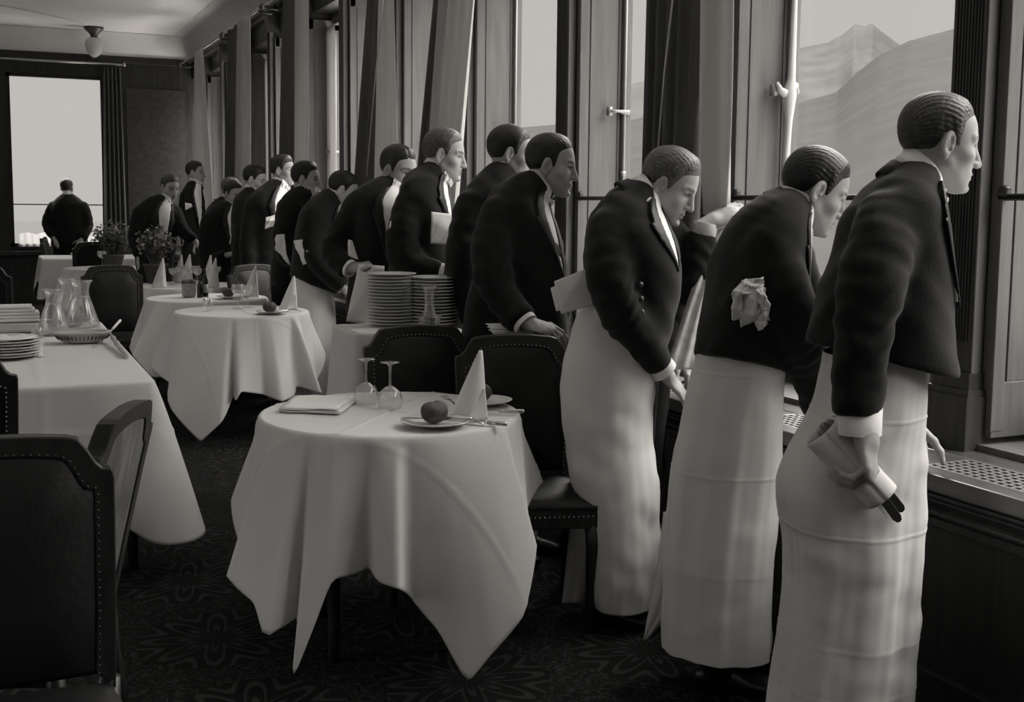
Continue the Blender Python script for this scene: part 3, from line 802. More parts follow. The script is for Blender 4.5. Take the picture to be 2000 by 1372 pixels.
# right-most waiter, nearest the camera
person('tall waiter in a short black jacket gripping rolled napkin with cutlery, nearest the camera', 3.05, (1837, 283, -2, 9, 0),
       [(1718, 760, 140, .19, 0), (1717, 690, 139, .185, 0), (1727, 600, 126, .19, 0), (1738, 500, 100, .20, 0), (1746, 430, 82, .20, 0), (1764, 385, 58, .16, 0), (1785, 352, 42, .085, 0)],
       [A((1738, 425, -.13, .082), (1712, 510, -.20, .078), (1692, 600, -.235, .074), (1683, 700, -.23, .064), (1679, 806, -.22, .058), cuff=.052,
          hand=dict(w=(1692, 850, -.235), x=(.06, -1, -.12), z=(.86, .06, -.52), curl=[(58, 44, 30), (60, 48, 30), (62, 50, 30), (60, 50, 30)], thumb='in', s=1.12)),
        A((1775, 425, .17, .08), (1785, 600, .25, .065), (1768, 790, .28, .05), hand=dict(w=(1778, 826, .26), x=(.15, -.8, .2), z=(.5, .4, .8), curl='relax', side=-1))],
       -24, hem=[(1578, 672, -.05), (1856, 728, 0), (1700, 706, -.2)], hair=(.050, .009, .002, .020, None, .4), shirt=(.52, .55), lapel=.26, skin=.36,
       apron=dict(levels=[(690, 1612, 1795, .15, 0), (740, 1604, 1800, .165, 0), (800, 1588, 1797, .18, 0), (880, 1545, 1794, .19, 0), (945, 1521, 1795, .195, 0), (1000, 1522, 1793, .195, 0), (1080, 1535, 1786, .195, 0), (1200, 1528, 1778, .19, 0), (1300, 1515, 1771, .19, 0), (1400, 1500, 1764, .19, 0)],
                  creases=(803, 1017, 1226, 1320), corner=[(-PI/2+.0, .045, .45), (-.55, .03, .3)], foldamp=.012, nf=3, seed=.4, wr=.004,
                  flap=[[(1080, 1532, 1600, .06, .05), (1200, 1522, 1590, .07, .05), (1300, 1506, 1585, .08, .05), (1400, 1492, 1580, .09, .05)]]))
person('dark haired waiter bending forward with crumpled napkin in the crook of his arm', 3.55, (1592, 375, 0, 25, 0),
       [(1452, 770, 92, .16, 0), (1452, 700, 92, .165, 0), (1464, 620, 92, .18, 0), (1478, 540, 90, .20, 0), (1494, 475, 78, .205, 0), (1518, 428, 56, .16, 0), (1546, 408, 40, .085, 0)],
       [A((1500, 490, -.12, .080), (1530, 570, -.17, .075), (1558, 650, -.14, .070), (1580, 720, -.04, .062), (1602, 800, .05, .055), cuff=.03, hand=dict(w=(1606, 815, .05), x=(.4, -.6, .6), z=(.3, .7, -.2), curl='flat')),
        A((1530, 470, .16, .08), (1570, 600, .22, .07), (1630, 720, .22, .055))],
       -20, hem=[(1360, 692, 0), (1540, 740, 0), (1450, 703, -.15)], hair=(.012, .010, .002, 0, .028, .5), shirt=(.46, .5), lapel=.25, skin=.31,
       apron=dict(levels=[(690, 1362, 1530, .14, 0), (735, 1352, 1530, .155, 0), (790, 1338, 1528, .165, 0), (850, 1326, 1526, .17, 0), (920, 1312, 1525, .17, 0), (1000, 1303, 1519, .17, 0), (1100, 1297, 1510, .17, 0), (1200, 1294, 1506, .17, 0), (1262, 1296, 1505, .17, 0)],
                  creases=(722, 914, 1098), corner=[(-.95, .07, .15)], foldamp=.010, nf=3, seed=1.4, wr=.003,
                  flap=[[(1000, 1296, 1330, .06, .03), (1100, 1285, 1325, .07, .03), (1180, 1270, 1320, .08, .03), (1250, 1257, 1264, .09, .01)]]))
person('fair haired waiter stooping over the sill with papers under his arm, double row of buttons', 4.10, (1308, 364, 24, 28, 0),
       [(1232, 660, 72, .15, 0), (1238, 600, 78, .16, 0), (1234, 530, 92, .19, 0), (1222, 465, 80, .20, 0), (1226, 420, 58, .16, 0), (1248, 386, 38, .085, -.01)],
       [A((1190, 452, -.10, .082), (1190, 530, -.17, .078), (1205, 600, -.17, .073), (1240, 650, -.12, .064), (1288, 714, -.06, .052), cuff=.03, hand=dict(w=(1300, 730, -.05), x=(.62, -.72, .35), z=(.45, .75, -.5), curl='flat', thumb='along')),
        A((1265, 450, .15, .08), (1290, 560, .22, .07), (1330, 680, .25, .055))],
       -32, hem=[(1165, 598, 0), (1290, 690, 0), (1230, 640, -.2)], hair=(.10, .012, .006, 0, None, .55), shirt=(.27, .5), lapel=.42, skin=.34,
       apron=dict(levels=[(590, 1140, 1262, .13, 0), (640, 1119, 1270, .145, 0), (700, 1102, 1274, .15, 0), (760, 1097, 1274, .15, 0), (850, 1101, 1272, .15, 0), (920, 1112, 1280, .15, 0), (1000, 1136, 1285, .15, 0), (1100, 1148, 1284, .15, 0), (1177, 1154, 1272, .15, 0)],
                  creases=(), foldamp=.010, nf=2, seed=2.2, wr=.007, flap=[[(900, 1112, 1150, .10, .02), (1010, 1114, 1150, .11, .02), (1100, 1106, 1146, .12, .02), (1178, 1098, 1142, .13, .02)]]))
person('waiter hidden behind the stooping one, only his raised hand grips rail and curtain', 4.48, (1302, 362, 75, 4, 0),
       [(1270, 700, 60, .14, -.12), (1290, 620, 62, .15, -.05), (1300, 530, 66, .19, 0), (1286, 474, 62, .20, 0), (1284, 436, 34, .09, 0)],
       [A((1310, 480, -.12, .075), (1340, 560, -.16, .068), (1360, 510, -.18, .060), (1374, 455, -.19, .050), cuff=.035, hand=dict(w=(1384, 438, -.19), x=(.86, .42, .1), z=(-.45, .62, -.62), curl=[(22, 42, 26), (24, 46, 28), (28, 48, 30), (32, 50, 30)], thumb='along', s=1.22))],
       -10, hair=(.03, .009, 0, 0, None, .5), shirt=(0, 0), lapel=0, bow=False, collar=False)
person('brown haired waiter with open mouth, one hand resting on the chair back', 4.8, (1078, 325, 10, 9, 0),
       [(1004, 690, 104, .16, 0), (1008, 620, 98, .16, 0), (1016, 550, 90, .18, 0), (1012, 480, 78, .20, 0), (1006, 425, 66, .20, 0), (1020, 388, 46, .14, 0), (1046, 366, 34, .08, 0)],
       [A((974, 420, -.13, .082), (960, 490, -.19, .078), (966, 550, -.20, .075), (990, 595, -.22, .064), (1022, 628, -.26, .055), cuff=.02, hand=dict(w=(1030, 632, -.27), x=(.92, -.25, -.2), z=(.15, .85, -.5), curl='rest', thumb='in', s=1.08)),
        A((1040, 420, .16, .08), (1075, 520, .22, .07), (1090, 640, .22, .055))],
       -28, hair=(.016, .010, .003, .014, None, .4), shirt=(.24, .5), lapel=.46, skin=.33)
person('waiter with slicked black hair, face half hidden behind the brown haired one', 5.3, (999, 302, 0, 8, 0),
       [(925, 660, 66, .15, 0), (932, 590, 74, .16, 0), (946, 520, 70, .18, 0), (954, 450, 68, .20, 0), (954, 402, 58, .19, 0), (972, 365, 42, .13, 0), (988, 344, 30, .08, 0)],
       [A((925, 400, -.12, .080), (908, 480, -.17, .075), (905, 560, -.17, .068), (930, 630, -.16, .055)), A((985, 400, .16, .08), (1010, 500, .2, .07), (1020, 600, .2, .055))],
       -5, hair=(.013, .010, .002, 0, None, .5), hem=[(860, 588, 0), (1000, 610, 0), (930, 596, -.2)], shirt=(.45, .5), lapel=.3,
       apron=dict(levels=[(580, 866, 985, .13, 0), (640, 852, 995, .15, 0), (720, 846, 1000, .15, 0), (850, 850, 1000, .15, 0), (960, 855, 995, .15, 0)], foldamp=.010, nf=3, seed=.9))
person('light haired waiter with folded napkin tucked at his breast beside the plate stack', 5.7, (869, 304, 6, 10, 0),
       [(820, 600, 60, .15, 0), (826, 545, 64, .16, 0), (826, 480, 58, .18, 0), (827, 425, 54, .20, 0), (826, 380, 46, .19, 0), (838, 352, 32, .11, 0), (850, 336, 25, .08, 0)],
       [A((810, 385, -.12, .080), (790, 440, -.18, .076), (786, 495, -.20, .074), (820, 525, -.22, .062), (860, 533, -.22, .050), cuff=.035), A((845, 385, .16, .08), (870, 460, .22, .07), (890, 530, .2, .055))],
       -22, hair=(.085, .009, .002, .006, .02, .4), shirt=(.28, .45), lapel=.42, skin=.37)
person('black haired waiter facing the camera with studded shirt front, holding a white cloth', 6.05, (779, 334, 36, 14, 0),
       [(735, 620, 56, .14, 0), (738, 560, 58, .15, 0), (741, 490, 54, .16, 0), (742, 430, 56, .17, 0), (744, 398, 54, .16, 0), (757, 378, 34, .11, 0), (768, 366, 24, .075, 0)],
       [A((700, 405, -.03, .075), (672, 450, -.06, .070), (652, 488, -.10, .068), (668, 515, -.16, .058), (682, 524, -.19, .05), cuff=.015, hand=dict(w=(688, 524, -.20), x=(.95, .1, -.25), z=(-.1, .8, -.6), curl='grip', thumb='in')), A((785, 410, .05, .07), (800, 480, .08, .065), (800, 550, .08, .05))],
       -58, hair=(.011, .011, .006, 0, -.02, .5), shirt=(.44, .70), lapel=.38, skin=.33)
person('waiter looking down, napkin clamped under his arm, white apron', 8.1, (670, 372, -5, 24, 0),
       [(612, 585, 46, .15, 0), (612, 550, 46, .16, 0), (614, 500, 40, .18, 0), (618, 450, 39, .20, 0), (627, 418, 34, .19, 0), (642, 396, 24, .10, 0), (652, 387, 18, .075, 0)],
       [A((615, 425, -.12, .08), (608, 470, -.17, .075), (620, 510, -.18, .07), (648, 540, -.15, .06), (668, 560, -.12, .05)), A((640, 425, .16, .08), (660, 480, .2, .065), (670, 530, .2, .055))],
       -5, hem=[(566, 540, 0), (655, 574, 0), (610, 556, -.2)], hair=(.012, .010, .002, 0, None, .5), shirt=(.4, .5), lapel=.3, skin=.37,
       apron=dict(levels=[(535, 572, 645, .13, 0), (570, 567, 650, .15, 0), (610, 566, 653, .16, 0), (660, 568, 655, .16, 0), (712, 572, 655, .16, 0), (780, 575, 655, .16, 0)], foldamp=.010, nf=3, seed=.3))
person('slim black haired waiter in profile, white cloth over his forearm', 8.5, (599, 351, 10, 5, 0),
       [(560, 570, 32, .14, 0), (563, 520, 32, .15, 0), (569, 470, 31, .17, 0), (575, 425, 33, .20, 0), (582, 398, 29, .17, 0), (592, 380, 20, .09, 0), (598, 372, 15, .07, 0)],
       [A((563, 410, -.12, .078), (552, 460, -.16, .072), (560, 500, -.18, .062), (585, 510, -.15, .05)), A((590, 410, .16, .08), (610, 460, .2, .065), (620, 500, .2, .055))],
       -12, hair=(.011, .013, .008, 0, None, .6), shirt=(.45, .45), lapel=.3, skin=.31)
person('tall waiter with white handkerchief under his elbow, behind the slim one', 9.6, (553, 334, 12, 2, 0),
       [(510, 570, 38, .15, 0), (512, 500, 38, .16, 0), (517, 445, 39, .18, 0), (522, 405, 37, .20, 0), (533, 380, 28, .14, 0), (546, 360, 17, .075, 0)],
       [A((500, 400, -.10, .08), (487, 445, -.14, .074), (485, 500, -.16, .065), (490, 556, -.14, .05)), A((545, 400, .14, .08), (560, 460, .2, .065), (565, 500, .2, .055))],
       -38, hair=(.02, .011, .008, 0, None, .5), shirt=(.5, .5), lapel=.42, skin=.30)
person('waiter looking down between the tall one and the reading one', 10.2, (498, 352, 8, 16, 0),
       [(478, 530, 26, .14, 0), (480, 450, 27, .16, 0), (482, 405, 26, .18, 0), (488, 385, 18, .10, 0), (493, 373, 13, .075, 0)],
       [A((478, 402, -.1, .075), (474, 445, -.12, .068), (484, 480, -.12, .055)), A((490, 400, .14, .075), (500, 450, .2, .06), (505, 490, .2, .05))],
       -10, hair=(.012, .011, .003, 0, .02, .5), shirt=(.4, .4), lapel=.3, skin=.36)
person('waiter in three quarter view with a paper held upright against his chest', 10.8, (456, 381, 38, 14, 0),
       [(430, 570, 38, .15, 0), (432, 510, 39, .16, 0), (434, 460, 39, .17, 0), (437, 428, 35, .17, 0), (446, 410, 22, .10, 0), (452, 402, 14, .07, 0)],
       [A((410, 432, -.06, .078), (402, 470, -.08, .070), (408, 510, -.14, .062), (440, 500, -.2, .05)), A((462, 430, .1, .075), (474, 465, .1, .065), (470, 500, .05, .05))],
       -48, hair=(.014, .011, .003, .008, None, .5), shirt=(.40, .5), lapel=.40, skin=.30)
person('waiter with thin grey hair almost hidden behind the paper holder', 11.6, (452, 372, 10, 12, 0),
       [(425, 540, 30, .14, 0), (428, 470, 32, .16, 0), (432, 425, 32, .18, 0), (440, 402, 20, .10, 0), (446, 392, 12, .07, 0)],
       [A((418, 418, -.1, .075), (408, 455, -.12, .068), (414, 490, -.12, .055)), A((445, 420, .14, .075), (458, 460, .2, .06), (465, 500, .2, .05))],
       -15, hair=(.13, .005, 0, .02, None, .6), shirt=(.3, .4), lapel=.3)
person('farthest waiter by the window wall, white handkerchief at his breast', 12.8, (382, 338, 6, 4, 0),
       [(375, 560, 20, .15, 0), (376, 470, 21, .16, 0), (376, 425, 20, .18, 0), (374, 385, 19, .20, 0), (378, 366, 13, .12, 0), (381, 357, 9, .07, 0)],
       [A((366, 385, -.1, .075), (360, 420, -.12, .068), (362, 455, -.12, .055)), A((385, 385, .14, .075), (392, 420, .2, .06), (398, 450, .2, .05))],
       -30, hair=(.02, .009, .002, .004, None, .5), shirt=(.45, .5), lapel=.4, skin=.34)
person('fair waiter leaning beside the potted plants, hands joined before him', 11.2, (332, 367, 44, 18, 0),
       [(302, 570, 36, .15, 0), (303, 510, 37, .16, 0), (304, 455, 39, .17, 0), (306, 420, 38, .18, 0), (316, 400, 22, .11, 0), (324, 391, 13, .07, 0)],
       [A((275, 418, -.05, .08), (266, 455, -.06, .072), (272, 500, -.10, .06)), A((340, 415, .05, .08), (352, 445, 0, .068), (378, 472, -.02, .052), hand=dict(w=(384, 475, -.02), x=(.6, -.7, -.2), z=(.6, .5, -.5), curl='relax', side=-1))],
       -52, hair=(.075, .010, .003, 0, None, .5), shirt=(.36, .62), lapel=.40, skin=.36)
person('man in black seen from behind at the far end window', 16.2, (131, 367, -88, -4, 0),
       [(136, 540, 33, .15, 0), (136, 490, 34, .16, 0), (134, 445, 35, .17, 0), (133, 408, 36, .15, 0), (132, 391, 22, .10, 0), (131, 382, 10, .065, 0)],
       [A((104, 402, 0, .075), (92, 438, -.02, .07), (104, 462, -.12, .055)), A((162, 402, 0, .075), (173, 440, -.02, .07), (160, 466, -.12, .055))],
       90, hair=(.02, .008, 0, .01, None, .5), shirt=(0, 0), lapel=0, bow=False)
# ================================================================ TABLES AND CHAIRS
M_damask = mat('white_damask', .62, .8, bump=.05, bscale=160, spec=.15)
M_leather = mat('dark_leather', .008, .5, noise=.25, nscale=10, bump=.1, bscale=70, spec=.35)
M_cwood = mat('dark_walnut', .016, .38, noise=.4, nscale=7, stretch=(5, 5, .7), spec=.45)
M_veneer = mat('walnut_veneer', .13, .38, noise=.6, nscale=5, stretch=(6, 6, .8), spec=.45)
M_nail = mat('brass_nails', .42, .35, metal=.5)
M_china = mat('white_china', .68, .22, spec=.5)
M_crystal = glass_mat('clear_glassware', .985, 2.6, .10)
M_silver = mat('silver_plate', .62, .2, metal=.95)
M_steel = mat('cutlery_steel', .42, .28, metal=.9)
M_bread = mat('bread_crust', .075, .6, noise=.5, nscale=28, bump=.4, bscale=60, spec=.3)
M_napkin = mat('napkin_linen', .74, .85, bump=.06, bscale=200, spec=.12)

def smooth_ring(vals, it):
    v = np.asarray(vals, float)
    for _ in range(it): v = .25*np.roll(v, 1, 0)+.5*v+.25*np.roll(v, -1, 0)
    return v
def drape(name, edge, hem, ztop, m, label, cat='tablecloth', group=None, seed=0, crease=None):
    """cloth lying on a table top with outline `edge` and falling to `hem`; crease(q) = ironed fold lines in the flat cloth"""
    n = len(edge); c = edge.mean(0); R = root(name, (c[0], c[1], ztop), label, cat, group); crease = crease or (lambda q: 0)
    P = []
    for f in np.r_[.02, np.linspace(.08, .97, 30)]:
        P.append([(c[0]+(e[0]-c[0])*f, c[1]+(e[1]-c[1])*f, ztop+.001*fold(e[0]*9+f*7, seed)*f*(1-f)*3+crease(c+(e-c)*f)) for e in edge])
    out = []
    for i in range(n):
        a = edge[i]; h = hem[i]; o = np.array([h[0]-a[0], h[1]-a[1]]); on = np.array([a[0]-c[0], a[1]-c[1]]); on /= np.linalg.norm(on)+1e-9
        t2 = edge[(i+1) % n]-edge[i-1]; nn = np.array([t2[1], -t2[0]]); nn /= np.linalg.norm(nn)+1e-9; nn = nn if nn@on > 0 else -nn
        Lh = math.hypot(np.linalg.norm(o), ztop-h[2])
        col = [(*(a-on*.010), ztop), (*(a-on*.003), ztop-.002), (*(a+on*.002), ztop-.009)]
        for t in np.linspace(0, 1, 46)[1:]:
            k = crease(a+nn*Lh*t); q = a+on*.003+(o-on*.003)*(t**.9)+nn*k; col.append((q[0], q[1], ztop-.012+(h[2]-ztop+.012)*t))
        out.append(col)
    P += [[out[i][k] for i in range(n)] for k in range(len(out[0]))]
    o = obj('cloth', MB().grid(P, closed_v=True), m, R, smooth=True, solid=.0025)
    return R
def iron_lines(c, a0, us, vs, h=.0022, w=.0075):
    ca, sa = math.cos(a0), math.sin(a0)
    def f(q):
        d = np.asarray(q)-c; u = d[0]*ca+d[1]*sa; v = -d[0]*sa+d[1]*ca
        return sum(h*math.exp(-((u-k)/w)**2) for k in us)+sum(h*math.exp(-((v-k)/w)**2) for k in vs)
    return f
def table_legs(R, pts, ztop, r0=.028, r1=.017):
    for x, y in pts:
        obj('leg', MB().tube([(x, y, 0), (x, y, .05), (x, y, ztop-.1)], [r1, r1*1.05, r0], 10), M_cwood, R, smooth=True)
def round_table(c, Rr, ztop, front, label, clabel, seed=1, n=320, legrot=.5, iron=0.0):
    c = np.asarray(c, float); T = root('round_table', (c[0], c[1], 0), label, 'table')
    obj('table_top', MB().lathe([(Rr-.03, ztop-.03), (Rr-.012, ztop-.025), (Rr-.010, ztop-.006), (0, ztop-.003)], 48, (c[0], c[1], 0)), M_cwood, T)
    table_legs(T, [(c[0]+.30*math.cos(legrot+k*PI/2), c[1]+.30*math.sin(legrot+k*PI/2)) for k in range(4)], ztop)
    cp = []
    for px, py, r in front:                                  # hem points seen in front: on a cylinder of radius r
        d = ray(px, py); A = d[0]**2+d[1]**2; B = -2*(d[0]*c[0]+d[1]*c[1]); C = c@c-r*r; disc = B*B-4*A*C
        if disc < 0: t = -B/(2*A)
        else: t = (-B-math.sqrt(disc))/(2*A)
        p = CAM0+d*t; v = p[:2]-c; cp.append((math.atan2(v[1], v[0]), np.linalg.norm(v), p[2]))
    a0 = math.atan2(-c[1], -c[0]); cp = sorted([((a-a0+PI) % (2*PI)-PI, r, max(z, .03)) for a, r, z in cp])
    lo, hi = cp[0][0], cp[-1][0]; gap = 2*PI-(hi-lo); rg = random.Random(seed); nb = 9
    zb = [.30, .44, .50, .42, .16, .40, .5, .42, .3]
    back = [(hi+gap*(k+1)/(nb+1), .50+(.07 if k % 2 else -.03), zb[k]+rg.uniform(-.03, .03)) for k in range(nb)]
    al = cp+back; al = [(al[-1][0]-2*PI, al[-1][1], al[-1][2])]+al+[(al[0][0]+2*PI, al[0][1], al[0][2])]
    th = np.linspace(lo, lo+2*PI, n, endpoint=False); X = [q[0] for q in al]
    r = smooth_ring(np.interp(th, X, [q[1] for q in al]), 1); z = smooth_ring(np.interp(th, X, [q[2] for q in al]), 1)
    ang = th+a0; edge = np.c_[c[0]+Rr*np.cos(ang), c[1]+Rr*np.sin(ang)]
    hem = np.c_[c[0]+r*np.cos(ang), c[1]+r*np.sin(ang), z]
    drape('tablecloth', edge, hem, ztop+.004, M_damask, clabel, seed=seed, crease=iron_lines(c, iron, (-.42, 0, .42), (-.42, 0, .42), .003, .006))
    return T
def rect_table(x0, x1, y0, y1, ztop, label, clabel, drop=.36, corner=.56, flare=.10, seed=2, rc=.03, special=None):
    T = root('dining_table', ((x0+x1)/2, (y0+y1)/2, 0), label, 'table')
    obj('table_top', MB().box(x0+.01, x1-.01, y0+.01, y1-.01, ztop-.035, ztop-.004), M_cwood, T)
    table_legs(T, [(x, y) for x in (x0+.09, x1-.09) for y in (y0+.09, y1-.09)], ztop, .03, .02)
    per = []; 
    def seg(a, b, k): return [np.array(a)+(np.array(b)-np.array(a))*i/k for i in range(k)]
    k1 = max(12, int((x1-x0)/.014)); k2 = max(12, int((y1-y0)/.014))
    def corner_pts(cx, cy, a): return [np.array([cx+rc*math.cos(a+PI/2*i/8), cy+rc*math.sin(a+PI/2*i/8)]) for i in range(8)]
    per += seg((x0+rc, y0), (x1-rc, y0), k1)+corner_pts(x1-rc, y0+rc, -PI/2)+seg((x1, y0+rc), (x1, y1-rc), k2)+corner_pts(x1-rc, y1-rc, 0)
    per += seg((x1-rc, y1), (x0+rc, y1), k1)+corner_pts(x0+rc, y1-rc, PI/2)+seg((x0, y1-rc), (x0, y0+rc), k2)+corner_pts(x0+rc, y0+rc, PI)
    E = np.array(per); hem = []
    for i, e in enumerate(E):
        best = 9; 
        for cx in (x0, x1):
            for cy in (y0, y1): best = min(best, np.linalg.norm(e-[cx, cy]))
        w = max(0, 1-best/.30); cc = np.array([min(max(e[0], x0+rc), x1-rc), min(max(e[1], y0+rc), y1-rc)]); nrm_ = e-cc; nrm_ = nrm_/(np.linalg.norm(nrm_)+1e-9)
        o = .025+.014*fold(i*.155, seed)+flare*w**1.5; z = ztop-drop-(corner-drop)*w**1.1
        if special: o, z = special(e, o, z)
        hem.append((e[0]+nrm_[0]*o, e[1]+nrm_[1]*o, z))
    hem = smooth_ring(np.array(hem), 6)
    drape('tablecloth', E, hem, ztop+.004, M_damask, clabel, seed=seed, crease=iron_lines(np.array([x0, y0]), 0, (.35*(x1-x0), .69*(x1-x0), 1.15*(x1-x0)), (-.18, .10, .75), .0035, .012))
    return T

TZ = .764
round_table((1.20, 3.70), .43, .755, [(438, 1119, .60), (470, 1150, .545), (497, 1178, .61), (522, 1270, .62), (570, 1332, .60), (592, 1172, .46), (648, 1132, .52), (700, 1120, .45), (722, 1108, .42), (740, 1138, .55), (781, 1152, .61), (800, 1165, .47), (856, 1231, .55), (913, 1335, .63), (960, 1278, .63), (1022, 1205, .62), (1028, 1085, .51), (1049, 1056, .56)],
            'round table nearest the camera, legs showing under its white cloth', 'white tablecloth with long pointed corners on the nearest round table', 1, legrot=.62, iron=-.70)
round_table((1.455, 7.55), .42, .755, [(336, 802, .60), (392, 868, .62), (436, 822, .60), (460, 789, .58), (457, 768, .46), (470, 765, .56), (513, 771, .48), (550, 785, .58), (573, 775, .55), (578, 755, .46), (606, 762, .5), (633, 770, .66)],
            'round table behind the nearest one, partway up the room', 'white tablecloth hanging to a long point on the middle round table', 5)
round_table((1.42, 8.66), .43, .755, [(256, 691, .66), (275, 715, .56), (298, 738, .62), (325, 738, .55), (360, 720, .5), (450, 715, .5), (545, 716, .58)],
            'round table directly behind the middle one, mostly hidden', 'white tablecloth on the round table holding the dark bottle', 8)
round_table((1.48, 10.05), .45, .755, [(262, 620, .60), (285, 650, .58), (330, 640, .5), (380, 650, .58), (440, 645, .55)],
            'fourth round table up the room, with potted plant and crowded glasses', 'white tablecloth under the nearer potted plant and the crowd of glasses', 11)
round_table((1.12, 12.85), .45, .755, [(175, 590, .55), (200, 605, .6), (230, 590, .5), (260, 600, .55)],
            'fifth round table with the farther potted plant', 'white tablecloth under the farther potted plant', 13)
rect_table(.55, 1.85, 14.9, 16.0, .755, 'far table before the end window', 'white tablecloth on the far table before the end window', drop=.30, corner=.48, flare=.06, seed=4)
def spl(e, o, z):
    w = max(0, 1-np.linalg.norm(e-np.array([.565, 4.68]))/.42)
    return o+.07*w**1.2, z-.02*w
rect_table(-.75, .565, 4.66, 7.1, .755, 'large serving table at the left with carafes and stacked plates', 'white tablecloth with sharp fold creases on the large left table', drop=.42, corner=.60, flare=.10, seed=6, special=spl)
rect_table(1.36, 1.84, 4.66, 5.02, .915, 'tall side stand carrying the plate stacks behind the empty chairs', 'white tablecloth on the side stand under the plate stacks', drop=.55, corner=.62, flare=.02, seed=7)

def back_outline(w=.225, h=.97, z0=.43, inset=0.0):
    w2 = w-inset; t = inset
    half = [(w2*.93, z0+t), (w2*.965, .60), (w2*.99, .78), (w2, h-.095-t), (w2*.985, h-.082-t), (w2*.90, h-.078-t), (w2*.845, h-.066-t), (w2*.78, h-.040-t), (w2*.70, h-.016-t), (w2*.6, h-.009-t), (w2*.32, h-.003-t), (0, h-t)]
    return half+[(-x, z) for x, z in half[-2::-1]]
def chair(label, loc, rz, group=None, rear='leather', tilt=.10, nail=None):
    R = root('dining_chair', (loc[0], loc[1], 0), label, 'chair', group, rz)
    def yb(z): return -.205-tilt*max(0, z-.43)*1.0-.05*max(0, z-.43)**2
    o1 = back_outline(); o2 = back_outline(inset=.042)
    f = MB(); n = len(o1)
    for yy in (-.022, .022):
        for ol in (o1, o2):
            f.v += [(x, yb(z)+yy, z) for x, z in ol]
    for i in range(n-1):
        f.f += [(i, i+1, n+i+1, n+i), (2*n+i, 3*n+i, 3*n+i+1, 2*n+i+1), (i, 2*n+i, 2*n+i+1, i+1), (n+i, n+i+1, 3*n+i+1, 3*n+i)]
    f.f += [(0, n, 3*n, 2*n), (n-1, 3*n-1, 4*n-1, 2*n-1)]
    obj('back_frame', f, M_cwood, R, False, bevel=.004)
    def panel(y0, bul, mm, name):
        ol = back_outline(inset=.036); ctr = np.array([0, .70]); P = []
        ol = ol+[(x, ol[0][1]) for x in np.linspace(ol[-1][0], ol[0][0], 9)[1:-1]]
        for t in (.06, .2, .4, .6, .75, .87, .95, 1):
            row = []
            for q in ol:
                p = ctr+(np.array(q)-ctr)*t; row.append((p[0], yb(p[1])+y0+bul*(1-t**3), p[1]))
            P.append(row)
        mb = MB().grid(P, closed_v=True); mb.f.append(tuple(range(len(P[0]))))
        return obj(name, mb, mm, R, False, smooth=True, solid=.006)
    panel(.012, .030, M_leather, 'back_cushion')
    panel(-.014, -.004, M_leather if rear == 'leather' else M_veneer, 'back_panel')
    nm = MB()
    def nails(ol, y0, step=.016):
        pts = [np.array(p) for p in ol]; acc = 0
        for a, b in zip(pts[:-1], pts[1:]):
            L = np.linalg.norm(b-a)
            while acc < L:
                q = a+(b-a)*acc/L; c = (q[0], yb(q[1])+y0, q[1]); e = .0032
                nm.add([(c[0]-e, c[1], c[2]), (c[0], c[1], c[2]-e), (c[0]+e, c[1], c[2]), (c[0], c[1], c[2]+e), (c[0], c[1]+(.0028 if y0 > 0 else -.0028), c[2])], [(0, 1, 4), (1, 2, 4), (2, 3, 4), (3, 0, 4)])
                acc += step
            acc -= L
    o3 = back_outline(inset=.036); nails(o3, .0245)
    if rear == 'leather': nails(o3, -.0245)
    for i in range(27):
        x = -.215+.43*i/26; c = (x, .2475, .405); e = .0032; nm.add([(c[0]-e, c[1], c[2]), (c[0], c[1], c[2]-e), (c[0]+e, c[1], c[2]), (c[0], c[1], c[2]+e), (c[0], c[1]+.003, c[2])], [(0, 1, 4), (1, 2, 4), (2, 3, 4), (3, 0, 4)])
    obj('nail_trim', nm, nail or M_nail, R, False)['kind'] = 'stuff'
    s = MB(); P = []
    for j, y in enumerate(np.linspace(-.20, .245, 12)):
        w = .195+.03*(y+.2)/.445; P.append([(w*u, y, .43+.04*(1-u**4)*(1-((y-.02)/.225)**4)) for u in np.linspace(-1, 1, 13)])
    s.grid(P); obj('seat', s, M_leather, R, False, smooth=True, solid=.02)
    s = MB(); s.prism([(-.2, -.20), (.2, -.20), (.225, .243), (-.225, .243)], .36, .432, lambda u, v, d: (u, v, d)); obj('seat_frame', s, M_cwood, R, False, bevel=.006)
    for sx in (-1, 1):
        obj('leg', MB().tube([(sx*.20, .22, .37), (sx*.203, .226, .30), (sx*.198, .222, .08), (sx*.205, .235, 0)], [.024, .024, .015, .018], 8), M_cwood, R, False, smooth=True)
        obj('leg', MB().tube([(sx*.20, -.205, .45), (sx*.20, -.215, .30), (sx*.20, -.26, 0)], [.022, .022, .017], 8), M_cwood, R, False, smooth=True)
    return R
def chair_at(label, px, py, d, face, **k):
    """back's top centre seen at (px, py), d metres deep; face = direction the sitter looks"""
    p = PX(px, py, d); f = np.array(face, float); f /= np.linalg.norm(f)
    k_ = .22+.54*k.get('tilt', .10)
    return chair(label, (p[0]+f[0]*k_, p[1]+f[1]*k_), math.atan2(-f[0], f[1]), **k)
chair_at('empty leather chair behind the nearest table, left of the pair under the plate stacks', 817, 624, 4.70, (-.12, -1))
chair_at('empty leather chair with nailed seat, its back under the resting hand', 1005, 648, 4.40, (-.27, -.96))
chair_at('dark leather chair back filling the lower left corner', -8, 868, 2.40, (.06, -1.0), nail=mat('blackened_nails', .03, .4, metal=.6))
n_ = PX(190, 845, 2.53); f_ = PX(310, 770, 3.04); dv = (f_-n_)[:2]
chair_at('chair with pale veneered rear panel turned sideways to the left table', 250, 804, 2.78, (-dv[1], dv[0]), rear='wood', tilt=.20)
